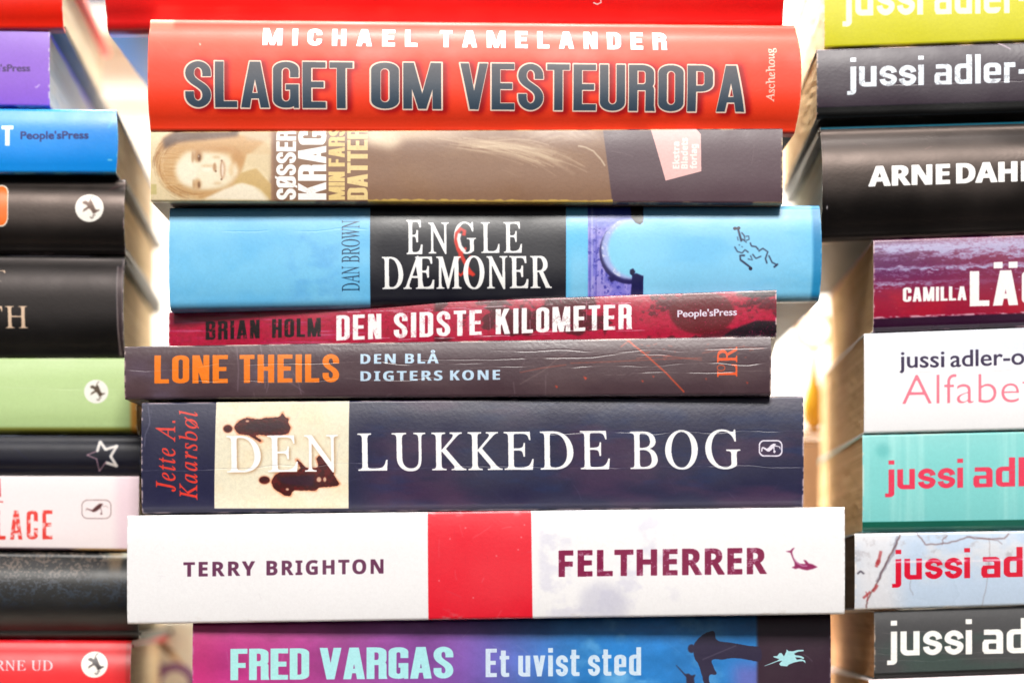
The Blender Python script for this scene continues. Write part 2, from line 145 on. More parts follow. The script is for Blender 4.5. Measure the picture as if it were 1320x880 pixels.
  "B": [672, [90,0,90,714,312,714,366,712,415,708,458,700,496,688,528,674,554,656,575,632,589,604,598,571,601,533,600,509,596,487,591,467,583,448,573,430,560,415,546,402,529,391,511,384,491,379,491,374,505,371,519,367,532,362,544,356,556,349,567,341,577,332,586,322,595,310,602,297,608,283,613,266,616,248,618,229,619,207,616,170,608,136,594,106,574,79,549,55,519,35,485,20,446,9,404,2,357,0], [241,431,329,431,354,432,375,434,394,439,409,444,421,452,430,461,437,472,442,484,445,498,446,513,445,528,441,542,435,554,427,564,416,572,403,578,386,584,367,587,346,589,321,590,241,590], [241,125,340,125,366,126,388,129,407,135,423,142,435,152,445,163,452,176,458,190,461,205,462,222,461,237,458,252,452,264,444,276,435,287,422,295,405,302,385,307,362,310,335,311,241,311]],
  "D": [740, [90,0,90,714,314,714,358,712,399,708,438,700,474,688,509,674,540,657,569,636,594,613,617,586,637,557,653,524,666,489,675,450,680,409,682,364,678,295,666,234,645,179,616,132,580,92,535,59,484,33,427,15,363,4,292,0], [241,125,306,125,385,134,446,163,490,210,516,275,525,360,523,405,517,445,506,480,492,510,473,535,450,554,424,570,394,581,360,588,322,590,241,590]],
  "E": [560, [90,0,90,714,501,714,501,590,241,590,241,433,483,433,483,309,241,309,241,125,501,125,501,0]],
  "F": [549, [90,0,90,714,499,714,499,590,239,590,239,406,481,406,481,282,239,282,239,0]],
  "G": [724, [390,-10,329,-6,274,5,225,24,181,50,144,84,113,125,89,173,72,228,61,289,58,358,60,402,65,443,74,482,86,518,102,552,120,583,143,612,168,637,196,660,228,679,263,695,300,708,341,717,384,722,431,724,454,724,476,722,499,720,521,716,543,712,565,707,585,701,605,695,625,688,643,680,593,559,579,566,565,572,550,577,534,582,518,587,501,591,484,594,466,596,448,598,430,598,404,597,380,593,357,587,336,579,316,568,297,555,280,540,265,523,252,504,241,484,231,461,224,437,218,411,215,384,214,355,215,328,217,302,221,277,226,253,233,231,241,210,252,192,264,175,277,160,293,147,310,136,330,127,351,121,375,117,400,116,455,119,496,126,496,275,361,275,361,401,644,401,644,31,621,24,598,17,575,11,552,6,528,1,503,-3,476,-6,449,-8,420,-10]],
  "H": [765, [90,0,90,714,241,714,241,434,524,434,524,714,675,714,675,0,524,0,524,308,241,308,241,0]],
  "I": [389, [32,0,32,86,119,126,119,588,32,628,32,714,357,714,357,628,270,588,270,126,357,86,357,0]],
  "K": [664, [90,0,90,714,241,714,241,387,270,430,301,471,494,714,662,714,413,398,664,0,492,0,305,301,241,255,241,0]],
  "L": [565, [90,0,90,714,241,714,241,125,531,125,531,0]],
  "N": [813, [90,0,90,714,281,714,591,179,594,179,589,278,587,376,587,714,723,714,723,0,531,0,220,540,216,540,223,438,225,336,225,0]],
  "O": [796, [398,-10,353,-8,312,-3,273,7,238,19,207,36,178,56,152,79,130,105,111,133,95,165,81,199,71,236,64,275,59,316,58,359,59,402,64,443,71,482,81,518,95,552,111,583,130,612,152,637,178,660,207,680,238,696,274,709,312,718,354,723,399,725,444,723,485,718,523,709,558,696,590,680,618,660,644,637,666,612,685,583,702,552,715,517,725,481,732,442,737,401,738,358,737,315,732,274,725,235,715,199,702,165,685,133,666,104,644,79,618,56,590,36,558,19,523,7,485,-3,443,-8], [398,117,435,120,467,127,495,140,518,158,537,182,552,209,564,241,572,276,577,315,579,358,577,401,572,441,564,476,552,507,537,535,518,558,495,576,467,589,435,596,399,599,363,596,331,589,303,576,279,558,260,535,245,507,232,476,224,441,219,401,217,358,219,315,224,276,232,241,245,209,260,182,279,158,303,140,330,127,362,120]],
  "R": [660, [90,0,90,714,298,714,353,712,403,706,446,695,483,680,514,661,539,638,558,610,572,578,580,541,583,500,582,481,580,463,576,446,571,430,565,415,557,400,548,387,538,375,527,363,516,353,503,343,490,334,477,325,464,318,450,311,660,0,492,0,322,274,241,274,241,0], [241,397,290,397,318,398,343,401,365,406,383,413,398,422,409,433,418,446,425,461,429,477,430,496,429,515,424,532,418,547,408,559,396,569,380,576,362,582,340,587,315,589,287,590,241,590]],
  "S": [551, [248,-10,204,-8,161,-3,121,5,83,18,46,33,46,174,152,134,173,127,195,122,217,118,238,116,260,115,281,116,300,118,316,123,329,129,340,137,353,152,360,170,363,191,361,206,357,221,349,234,337,245,323,256,306,266,288,276,268,287,247,298,224,308,170,336,159,342,147,350,136,358,125,367,115,377,104,387,95,399,86,411,78,423,71,437,65,452,60,467,57,484,55,502,54,521,57,558,64,591,77,621,96,647,119,671,147,690,179,705,214,715,253,722,296,724,318,723,340,722,361,719,382,716,403,711,423,705,444,699,465,691,486,683,508,674,459,556,371,587,355,591,339,594,323,596,307,598,291,598,275,597,260,595,247,591,235,585,225,578,212,563,205,546,202,526,203,511,207,498,214,486,224,475,236,466,251,457,268,447,289,436,311,424,337,412,358,402,378,391,397,381,414,370,431,359,445,347,459,334,470,321,481,307,490,292,498,276,503,259,508,240,510,220,511,198,508,162,500,128,486,98,467,71,443,47,413,26,379,10,340,-1,296,-8]],
  "T": [579, [214,0,214,588,20,588,20,714,559,714,559,588,365,588,365,0]],
  "Y": [624, [237,0,237,273,0,714,164,714,312,420,461,714,624,714,387,278,387,0]],
  "a": [604, [211,-10,183,-8,157,-3,132,5,110,17,90,33,73,51,59,74,50,100,44,130,42,163,44,196,52,225,64,251,81,273,103,292,130,307,162,319,198,328,240,334,286,337,381,340,381,364,380,380,377,395,373,407,367,418,359,427,349,434,338,440,325,444,311,446,296,447,280,447,264,445,249,443,233,440,218,436,142,407,93,508,111,517,130,525,149,532,169,538,191,544,212,549,234,552,256,555,279,556,302,557,344,555,382,549,415,540,445,527,471,510,492,488,508,463,520,434,527,401,529,364,529,0,425,0,396,74,392,74,378,57,363,43,349,30,333,19,318,10,301,3,282,-3,261,-7,237,-9], [267,99,286,100,303,104,319,109,334,117,348,128,360,140,369,154,376,170,380,188,381,208,381,253,323,251,296,249,272,246,252,241,236,234,223,225,213,215,205,203,199,191,196,177,195,162,197,141,204,125,215,114,230,105,247,101]],
  "d": [633, [251,-10,216,-7,184,1,154,16,127,36,103,62,82,93,66,130,54,172,47,219,45,272,47,325,54,373,66,416,82,452,103,484,128,510,155,530,186,544,219,553,255,556,278,555,299,552,318,548,336,541,352,533,367,523,380,513,392,501,403,489,412,476,417,476,410,523,406,585,406,760,555,760,555,0,441,0,412,71,406,71,397,58,386,45,374,34,361,23,347,14,331,5,314,-2,295,-6,274,-9], [303,109,326,110,347,115,364,122,379,132,390,146,399,162,406,181,411,202,415,227,416,255,416,271,415,301,412,329,407,353,400,375,392,393,380,408,365,420,347,428,326,433,301,435,282,433,265,428,250,420,236,408,224,393,214,374,206,353,200,328,197,301,196,270,197,240,200,212,206,188,214,167,224,150,236,135,250,124,266,115,284,111]],
  "e": [591, [325,-10,293,-9,262,-5,233,1,206,10,180,21,156,34,134,50,114,68,96,89,81,113,68,139,58,168,51,199,46,233,45,269,46,306,50,341,57,373,66,402,78,429,92,453,108,474,126,493,146,510,168,524,192,536,217,544,244,551,273,555,303,556,346,553,386,546,422,533,454,515,482,492,506,464,524,431,537,394,545,353,548,308,548,236,196,236,198,212,203,190,210,170,221,152,234,137,249,124,266,114,286,107,308,102,332,101,353,101,373,103,392,105,410,108,428,112,445,116,463,122,481,128,499,136,517,144,517,29,501,21,484,15,467,9,450,4,433,-1,414,-4,394,-7,372,-8,349,-10], [199,335,408,335,407,354,403,372,398,389,391,404,382,418,371,429,358,438,342,445,324,449,304,450,287,449,272,446,258,440,244,432,233,422,222,410,213,395,207,377,202,357]],
  "f": [387, [102,0,102,434,20,434,20,506,102,546,102,586,103,613,106,637,110,659,117,678,126,695,136,709,148,722,161,733,176,742,193,749,211,755,230,759,250,762,272,764,295,765,312,765,329,764,345,762,360,761,375,758,432,742,394,633,357,643,311,647,292,645,277,639,266,628,257,614,253,598,251,580,251,546,380,546,380,434,251,434,251,0]],
  "g": [633, [282,-240,259,-240,237,-239,215,-237,195,-236,175,-233,155,-230,135,-226,116,-221,97,-215,78,-208,78,-89,119,-104,161,-116,203,-124,247,-129,291,-131,332,-126,365,-111,388,-86,401,-52,406,-7,406,4,408,39,410,71,406,71,394,55,382,40,368,28,354,18,339,9,323,2,306,-3,289,-7,270,-9,251,-10,214,-7,180,2,150,17,123,38,100,65,80,97,65,133,54,175,47,221,45,272,47,323,54,370,65,412,81,449,101,481,125,508,153,529,183,544,217,553,255,556,294,553,329,543,360,527,388,505,413,476,417,476,429,546,555,546,555,-1,552,-46,544,-86,530,-121,511,-152,486,-179,456,-201,420,-218,379,-230,333,-238], [304,107,326,108,345,112,362,119,376,128,389,140,398,154,406,173,412,196,415,223,416,253,416,271,415,304,412,333,406,359,399,380,389,397,377,411,362,421,345,429,325,433,302,435,264,428,235,409,214,376,201,329,197,270,201,211,214,166,236,133,265,114]],
  "k": [620, [78,0,78,760,227,760,227,420,225,359,219,297,221,297,252,340,286,380,439,546,607,546,390,309,620,0,448,0,291,221,227,170,227,0]],
  "l": [305, [78,0,78,760,227,760,227,0]],
  "o": [619, [308,-10,278,-9,250,-5,223,2,197,11,173,23,150,37,129,54,110,74,94,95,79,120,67,146,57,175,50,206,46,239,45,274,48,326,56,373,71,415,90,451,116,483,147,509,181,530,220,544,264,553,311,556,341,555,370,551,397,544,423,535,447,523,470,509,490,492,509,473,525,451,540,428,552,401,562,373,569,342,573,309,574,274,571,222,563,175,548,133,528,96,502,64,472,37,437,17,398,2,355,-7], [310,110,332,112,352,117,369,125,384,137,396,152,405,170,412,191,418,216,421,243,422,274,421,305,418,332,412,357,405,378,396,396,384,410,369,421,352,430,332,434,309,436,287,434,267,430,250,421,235,410,224,396,214,378,207,357,201,332,198,305,197,274,198,243,201,216,207,191,214,170,224,152,235,137,250,125,267,117,287,112]],
  "r": [454, [78,0,78,546,191,546,213,454,220,454,230,470,242,486,255,500,270,514,286,526,303,537,322,545,341,551,362,555,383,556,409,555,433,552,422,412,402,416,378,417,363,416,348,415,333,412,319,408,305,404,292,397,279,390,268,381,258,371,249,360,241,347,235,332,230,316,228,298,227,278,227,0]],
  "s": [497, [226,-10,204,-10,183,-9,163,-7,145,-5,128,-3,112,1,95,5,79,10,62,16,46,22,46,145,64,137,82,130,101,124,121,117,141,112,161,107,180,104,198,101,215,100,231,99,248,100,262,101,275,104,285,107,294,112,304,122,310,133,312,146,311,155,309,163,305,171,298,179,287,187,272,196,194,232,174,241,156,250,139,258,124,267,110,275,97,284,86,294,77,305,68,316,61,328,55,340,51,354,48,370,46,386,45,404,47,433,54,459,66,482,83,501,104,518,129,532,157,542,189,550,223,554,261,556,281,556,301,554,320,552,339,550,358,546,377,541,395,536,414,529,434,522,453,513,408,406,332,435,318,439,303,442,288,444,274,446,259,446,235,445,217,440,204,433,196,423,193,410,194,402,197,394,202,387,209,379,220,372,235,364,307,332,325,324,343,317,359,309,374,301,388,293,401,284,413,275,423,264,432,253,441,242,447,229,452,214,456,198,458,181,459,162,457,130,450,102,438,76,422,54,401,35,375,18,345,6,310,-3,270,-8]],
  "t": [434, [265,-10,246,-9,227,-7,210,-4,193,0,178,6,163,13,149,23,137,34,126,47,117,62,108,79,102,98,98,120,95,144,94,171,94,434,23,434,23,497,105,547,148,662,243,662,243,546,396,546,396,434,243,434,243,171,245,152,251,137,261,125,274,116,290,111,308,109,356,114,402,126,402,15,343,-3,328,-5,313,-7,298,-9,282,-10]],
 },
 's': {
  "'": [188, [73,462,115,462,138,599,138,716,50,716,50,599]],
  "-": [323, [283,267,40,267,40,174,283,174]],
  "A": [667, [362,686,293,686,0,0,100,0,186,201,476,201,567,0,667,0], [326,536,436,289,224,289]],
  "P": [510, [70,682,70,0,168,0,168,295,270,295,355,305,419,331,465,373,491,425,500,486,492,548,467,602,424,644,363,672,283,682], [168,594,283,594,329,588,362,572,384,548,395,520,399,490,394,453,378,423,353,401,320,388,279,383,168,383]],
  "a": [427, [411,80,392,67,376,59,364,56,355,58,349,65,347,79,347,310,339,365,316,406,281,435,236,452,184,458,147,456,114,448,84,436,58,419,35,397,35,300,62,327,89,348,118,363,148,371,177,374,206,371,229,362,245,347,255,325,258,295,258,271,179,243,135,227,94,207,59,182,35,147,26,101,31,67,46,37,69,13,99,-3,136,-9,161,-7,185,-2,209,7,233,20,257,37,263,20,273,7,287,-2,304,-7,325,-9,341,-8,356,-4,371,2,389,12,411,26], [258,91,243,78,228,68,213,60,197,56,180,54,159,57,141,66,128,79,119,96,116,117,123,146,144,169,175,189,214,206,258,222]],
  "b": [500, [148,682,59,682,59,25,88,13,120,4,154,-3,190,-7,226,-9,309,2,375,33,425,83,455,150,466,234,457,307,430,369,389,416,335,447,272,458,246,456,220,452,196,444,172,432,148,417], [148,332,170,350,190,363,209,372,229,376,250,378,292,371,326,350,353,317,369,274,375,221,368,173,350,133,321,102,283,82,238,75,221,76,203,78,183,81,165,84,148,89]],
  "d": [510, [451,682,362,682,362,440,341,447,322,452,304,455,286,457,268,458,194,447,133,417,85,370,55,308,44,235,54,155,82,90,127,41,188,11,262,0,451,0], [362,75,272,75,218,82,179,103,154,134,139,174,135,222,142,274,161,318,191,350,231,371,279,378,296,377,313,375,328,372,345,367,362,361]],
  "e": [479, [438,130,407,111,376,96,345,85,313,78,281,76,234,81,195,98,164,125,143,163,130,211,446,211,437,300,412,370,371,419,317,448,251,458,182,447,124,417,79,369,51,306,41,230,50,158,77,92,122,39,183,4,259,-9,302,-7,339,-1,374,10,406,25,438,44], [132,270,143,309,160,340,184,362,215,376,253,381,288,376,316,362,338,338,352,308,358,270]],
  "f": [250, [296,682,252,691,214,690,182,683,153,668,129,648,109,625,93,599,82,568,74,530,72,482,72,449,9,449,9,369,72,369,72,0,161,0,161,369,242,369,242,449,161,449,161,492,164,530,174,561,191,584,218,598,256,603,270,602,283,600,296,595]],
  "i": [219, [154,449,65,449,65,0,154,0], [163,585,160,602,153,616,141,628,127,635,110,638,93,635,79,628,67,616,60,602,57,585,60,568,67,554,79,542,93,535,110,532,127,535,141,542,153,554,160,568]],
  "j": [219, [150,449,61,449,61,-66,58,-94,49,-117,34,-137,16,-152,-6,-164,61,-230,93,-209,118,-184,136,-151,146,-111,150,-59], [159,585,156,602,149,616,137,628,123,635,106,638,89,635,75,628,63,616,56,602,53,585,56,568,63,554,75,542,89,535,106,532,123,535,137,542,149,554,156,568]],
  "l": [219, [154,682,65,682,65,0,154,0]],
  "n": [500, [150,449,61,449,61,0,150,0,150,322,174,347,196,365,218,378,239,385,262,387,292,382,316,368,335,345,346,315,350,278,350,0,439,0,439,277,431,343,410,394,377,430,335,451,286,458,256,455,227,446,199,433,174,414,152,390,150,390]],
  "o": [552, [273,458,197,447,132,415,81,365,48,302,36,229,47,151,80,86,130,35,195,3,273,-9,354,2,421,34,472,84,505,150,516,229,504,304,471,367,419,416,352,447], [272,378,322,371,364,350,397,318,418,277,425,228,418,174,398,131,366,98,324,78,272,71,224,78,184,99,153,132,134,176,127,229,134,278,154,319,185,350,225,371]],
  "p": [500, [146,11,166,4,184,-2,202,-6,219,-8,236,-9,311,2,374,33,422,82,453,145,464,221,453,302,422,365,371,411,300,439,211,449,57,449,57,-230,146,-230], [146,369,227,369,279,363,320,344,350,314,367,273,373,222,366,173,347,131,316,99,277,78,230,71,213,72,196,74,179,78,162,84,146,91]],
  "r": [396, [69,449,69,0,158,0,158,235,163,279,179,317,202,347,232,366,267,373,281,371,298,365,315,356,333,344,350,329,397,406,375,425,354,439,333,450,311,456,290,458,265,454,239,441,213,420,187,388,160,346,158,346,158,449]],
  "s": [385, [324,421,296,434,269,445,243,452,217,457,192,458,142,453,101,437,70,412,51,378,44,336,66,273,118,226,180,188,232,155,254,120,251,103,241,89,227,79,209,72,188,69,164,71,137,78,107,90,75,107,41,128,41,32,74,16,105,5,135,-3,165,-8,197,-9,245,-3,286,15,317,42,338,79,345,123,342,149,331,173,312,197,283,221,244,249,202,274,172,295,151,312,139,326,135,339,138,352,145,364,158,372,174,378,194,380,215,378,240,373,266,364,294,351,324,333]],
  "t": [333, [167,542,0,379,0,369,78,369,78,132,84,86,101,47,131,17,172,-2,224,-9,243,-8,266,-3,289,3,312,11,332,21,332,104,311,92,290,83,270,76,250,72,231,71,214,73,197,80,182,92,171,112,167,139,167,369,309,369,309,449,167,449]],
  "u": [500, [437,0,437,449,348,449,348,128,330,106,309,88,288,75,265,68,241,65,208,69,182,82,164,102,153,130,149,164,149,449,60,449,60,170,67,108,88,58,121,21,164,-1,215,-9,242,-6,270,3,298,16,324,35,348,57,348,0]],
 },
}
CAPH = {'i': .69, 'b': .714, 's': .682}
def outline_glyph(font, ch):
    """list of (sign, [contours]) for the outline families, scaled to cap height 1, and the advance"""
    F = GL[font]; k = 1 / CAPH[font]
    if ch == ' ': return [], .25 * k
    if ch == '.':
        return [('+', [[(.05, 0), (.19, 0), (.19, .14), (.05, .14)]])], .25
    if ch == '\u00c5':
        p, a = outline_glyph(font, 'A')
        cx = a / 2
        return p + [('+', [circ(cx, 1.22, .17, .17)]), ('-', [circ(cx, 1.22, .075, .075)])], a
    if ch == '\u00f8':
        p, a = outline_glyph(font, 'o')
        return p + [('+', [[(0.0, -.1), (.07, -.1), (a + .08, .72), (a, .72)]])], a
    if ch not in F: ch = ch.lower() if ch.lower() in F else 'e'
    g = F[ch]
    k = k / 1000
    cs = [[(c[i] * k, c[i + 1] * k) for i in range(0, len(c), 2)] for c in g[1:]]
    return [('+', cs)], g[0] * k
def circ(cx, cy, rx, ry, n=20):
    return [(cx + rx * math.cos(t * 2 * math.pi / n), cy + ry * math.sin(t * 2 * math.pi / n)) for t in range(n)]
def rect(x0, y0, x1, y1): return [(x0, y0), (x1, y0), (x1, y1), (x0, y1)]
def rr(x0, y0, x1, y1, rx, ry, cn='abcd'):
    """rounded rectangle: a = bottom left, b = bottom right, c = top right, d = top left"""
    out = []
    rx = min(rx, (x1 - x0) / 2); ry = min(ry, (y1 - y0) / 2)
    for k, (cx, cy, a0) in zip('abcd', ((x0 + rx, y0 + ry, 180), (x1 - rx, y0 + ry, 270), (x1 - rx, y1 - ry, 0), (x0 + rx, y1 - ry, 90))):
        if k in cn and rx > 0 and ry > 0:
            for i in range(8):
                a = math.radians(a0 + 90 * i / 7)
                out.append((cx + rx * math.cos(a), cy + ry * math.sin(a)))
        else:
            out.append({'a': (x0, y0), 'b': (x1, y0), 'c': (x1, y1), 'd': (x0, y1)}[k])
    return out
def pen(path, s, b, pw=1.0):
    """quads of a stroke drawn with an elliptical pen (s wide on uprights, b thick on level runs)"""
    P = [Vector(p) for p in path]; n = len(P); off = []
    for i in range(n):
        t = (P[min(i + 1, n - 1)] - P[max(i - 1, 0)]).normalized()
        nx, ny = -t.y, t.x
        off.append(Vector((nx * s / 2, ny * b / 2)))
    out = []
    for i in range(n - 1):
        out.append([tuple(P[i] + off[i]), tuple(P[i + 1] + off[i + 1]), tuple(P[i + 1] - off[i + 1]), tuple(P[i] - off[i])])
    return out
def bez(a, b, c, d, n=10):
    return [tuple(Vector(a) * (1 - t) ** 3 + 3 * Vector(b) * t * (1 - t) ** 2 + 3 * Vector(c) * t * t * (1 - t) + Vector(d) * t ** 3)
            for t in [i / n for i in range(n + 1)]]
def gothic(ch, P):
    """block letter built from bars, rings and diagonals; returns pieces and width, cap height 1"""
    w, s, b = P['w'], P['s'], P['b']; r = P.get('r', .16); g = P.get('gap', .09)
    rx = P.get('rx', w * .48)
    X = P.get('xh', .7)
    def ring(x0, y0, x1, y1, cn='abcd'):
        irx = max(rx - s * .9, .02); iry = max(r - b * .6, .03)
        return [('+', [rr(x0, y0, x1, y1, rx, r, cn)]), ('-', [rr(x0 + s, y0 + b, x1 - s, y1 - b, irx, iry, cn)])]
    def R(*a): return ('+', [rect(*a)])
    def N(*a): return ('-', [rect(*a)])
    def pl(*a): return ('+', [list(a)])
    def Sg(h):
        k = (h - b) ; xl, xr = s / 2, w - s / 2
        ar = min(r * 1.15, h * .24); c = .55; xm = w / 2
        q = []
        q += bez((xr, h * .665), (xr, h * .70), (xr, h * .72), (xr, h - b / 2 - ar), 3)
        q += bez((xr, h - b / 2 - ar), (xr, h - b / 2 - ar * .2), (xm + s * .25, h - b / 2), (xm, h - b / 2), 8)[1:]
        q += bez((xm, h - b / 2), (xm - s * .25, h - b / 2), (xl, h - b / 2 - ar * .2), (xl, h - b / 2 - ar), 8)[1:]
        q += bez((xl, h - b / 2 - ar), (xl, h * .5), (xr, h * .5), (xr, b / 2 + ar), 14)[1:]
        q += bez((xr, b / 2 + ar), (xr, b / 2 + ar * .2), (xm + s * .25, b / 2), (xm, b / 2), 8)[1:]
        q += bez((xm, b / 2), (xm - s * .25, b / 2), (xl, b / 2 + ar * .2), (xl, b / 2 + ar), 8)[1:]
        q += [(xl, h * .335)]
        return [('+', [z]) for z in pen(q, s, b * 1.04)]
    if ch == ' ': return [], P.get('space', w * .5)
    if ch in 'A\u00c4\u00c5':
        ww = w * 1.1; a = s * .60
        out = [pl((0, 0), (s, 0), (ww / 2 - a + s, 1), (ww / 2 - a, 1)), pl((ww, 0), (ww - s, 0), (ww / 2 + a - s, 1), (ww / 2 + a, 1)),
               pl((s * .6, .19), (ww - s * .6, .19), (ww - s * .8, .19 + b * .9), (s * .8, .19 + b * .9))]
        if ch == '\u00c4': out += [R(ww / 2 - .24, 1.06, ww / 2 - .06, 1.24), R(ww / 2 + .06, 1.06, ww / 2 + .24, 1.24)]
        return out, ww
    if ch == 'B': return [('+', [rr(0, 0, w, 1, rx * .8, r, 'bc')]), ('-', [rr(s, b, w - s, .5 - b / 2, .05, .05, 'bc')]), ('-', [rr(s, .5 + b / 2, w - s, 1 - b, .05, .05, 'bc')]),
                          ('-', [[(w - s * .18, .52), (w + .1, .58), (w + .1, .46)]])], w
    if ch == 'C': return ring(0, 0, w, 1) + [N(w / 2, .385, w + .1, .615)], w
    if ch == 'D': return ring(0, 0, w, 1, 'bc'), w
    if ch == 'E': return [R(0, 0, s, 1), R(0, 0, w * .9, b), R(0, 1 - b, w * .9, 1), R(0, .5 - b / 2, w * .82, .5 + b / 2)], w * .9
    if ch == 'F': return [R(0, 0, s, 1), R(0, 1 - b, w * .87, 1), R(0, .47 - b / 2, w * .78, .47 + b / 2)], w * .87
    if ch == 'G': return ring(0, 0, w, 1) + [N(w / 2, .50, w + .1, .655), R(w / 2, .50 - b * .9, w, .50), R(w - s * .55, 0, w, .3)], w
    if ch == 'H': return [R(0, 0, s, 1), R(w - s, 0, w, 1), R(0, .5 - b / 2, w, .5 + b / 2)], w
    if ch == 'I': return [R(0, 0, s, 1)], s
    if ch == 'K': return [R(0, 0, s, 1), pl((s * .9, .30), (w * 1.05, 1), (w * 1.05 - s * 1.12, 1), (s * .9, .60)), pl((s * 1.0, .50), (s * 1.75, .72), (w * 1.1, 0), (w * 1.1 - s * 1.12, 0))], w * 1.1
    if ch == 'L': return [R(0, 0, s, 1), R(0, 0, w * .86, b)], w * .86
    if ch == 'M':
        m = w * 1.36; t = s * .92
        return [R(0, 0, t, 1), R(m - t, 0, m, 1), pl((0, 1), (s * 1.12, 1), (m / 2 + s * .42, 0), (m / 2 - s * .42, 0)), pl((m, 1), (m - s * 1.12, 1), (m / 2 - s * .42, 0), (m / 2 + s * .42, 0))], m
    if ch == 'N': return [R(0, 0, s * .95, 1), R(w - s * .95, 0, w, 1), pl((0, 1), (s * 1.1, 1), (w, 0), (w - s * 1.1, 0))], w
    if ch == 'O': return ring(0, 0, w, 1), w
    if ch == '\u00d8': return ring(0, 0, w, 1) + [pl((-.02, -.06), (s * .45, -.06), (w + .02, 1.06), (w - s * .45, 1.06))], w
    if ch == 'P': return [('+', [rr(0, .42, w, 1, rx, r, 'bc')]), ('-', [rr(s, .42 + b, w - s, 1 - b, .06, .06, 'bc')]), R(0, 0, s, 1)], w
    if ch == 'R': return [('+', [rr(0, .44, w, 1, rx, r, 'bc')]), ('-', [rr(s, .44 + b, w - s, 1 - b, .06, .06, 'bc')]), R(0, 0, s, 1),
                          ('+', [rr(w - s, 0, w, .55, s * .6, .1, 'c')]), R(s, .44, w - s * .4, .44 + b), pl((w - s * .2, 0), (w + s * .12, 0), (w, .12), (w - s * .2, .12))], w * 1.02
    if ch == 'S': return Sg(1), w
    if ch == 'T': return [R(w * .45 - s / 2, 0, w * .45 + s / 2, 1), R(0, 1 - b, w * .9, 1)], w * .9
    if ch == 'U': return [('+', [rr(0, 0, w, 1, rx, r, 'ab')]), ('-', [rr(s, b, w - s, 1.1, max(rx - s * .9, .02), max(r - b * .6, .03), 'ab')])], w
    if ch == 'V':
        v = w * 1.1; return [pl((0, 1), (s, 1), (v / 2 + s * .40, 0), (v / 2 - s * .5, 0)), pl((v, 1), (v - s, 1), (v / 2 - s * .40, 0), (v / 2 + s * .5, 0))], v
    if ch == 'Y':
        v = w * 1.06; return [R(v / 2 - s / 2, 0, v / 2 + s / 2, .5), pl((0, 1), (s * 1.05, 1), (v / 2 + s * .45, .38), (v / 2 - s * .5, .38)), pl((v, 1), (v - s * 1.05, 1), (v / 2 - s * .45, .38), (v / 2 + s * .5, .38))], v
    if ch == '&': return Sg(1), w
    sd = P.get('dot', .17)
    if ch == 'i': return [R(0, 0, s, X), R(0, 1 - sd, s, 1)], s
    if ch == 'j': return [R(s * .6, -.12, s * 1.6, X), ('+', [rr(0, -.26, s * 1.6, -.02, s * .9, .13, 'b')]), ('-', [rect(-.1, -.13, s * .6, 0)]), R(s * .6, 1 - sd, s * 1.6, 1)], s * 1.6
    if ch == 'l': return [R(0, 0, s, 1)], s
    if ch == 't': return [('+', [rr(s * .25, 0, s * 1.95, .93, s * .7, .14, 'a')]), N(s * 1.25, b, s * 3, 1.1), R(0, X - b * .9, s * 1.95, X)], s * 1.95
    if ch == 'u': return [('+', [rr(0, 0, w, X, rx, r, 'a')]), ('-', [rr(s, b, w - s, X + .1, .03, .05, 'a')])], w
    if ch == 'n': return [('+', [rr(0, 0, w, X, rx, r, 'c')]), ('-', [rr(s, -.1, w - s, X - b, .03, .05, 'c')])], w
    if ch == 'o': return ring(0, 0, w, X), w
    if ch == 's': return Sg(X), w * .94
    if ch == 'v': return [pl((0, X), (s, X), (w / 2 + s * .5, 0), (w / 2 - s * .45, 0)), pl((w, X), (w - s, X), (w / 2 - s * .5, 0), (w / 2 + s * .45, 0))], w
    if ch == 'd': return ring(0, 0, w, X, 'ad') + [R(w - s, 0, w, 1)], w
    if ch == 'b': return ring(0, 0, w, X, 'bc') + [R(0, 0, s, 1)], w
    if ch == 'e': return ring(0, 0, w, X) + [N(w * .45, b * 1.02, w + .1, X * .40), R(s * .5, X * .40, w - s * .3, X * .40 + b * .75)], w
    if ch == 'a': return [('+', [rr(0, 0, w, X * .60, rx * .7, r * .8, 'ad')]), ('-', [rr(s * .95, b * .85, w - s, X * .60 - b * .8, .05, .04, 'ad')]),
                          ('+', [rr(w * .08, 0, w, X, rx * .8, r, 'c')]), ('-', [rr(w * .0, X * .59, w - s, X - b, .05, .05, 'c')]),
                          ('-', [rr(s * .95, b * .85, w - s, X * .60 - b * .8, .05, .04, 'ad')])] , w
    if ch == 'r': return [R(0, 0, s, X), ('+', [rr(0, X - b * 1.1, w * .66, X, .02, .02, '')])], w * .66
    if ch == '-': return [R(0, X * .42, w * .5, X * .42 + b)], w * .5
    if ch == 'E': pass
    return [R(0, 0, w, 1)], w

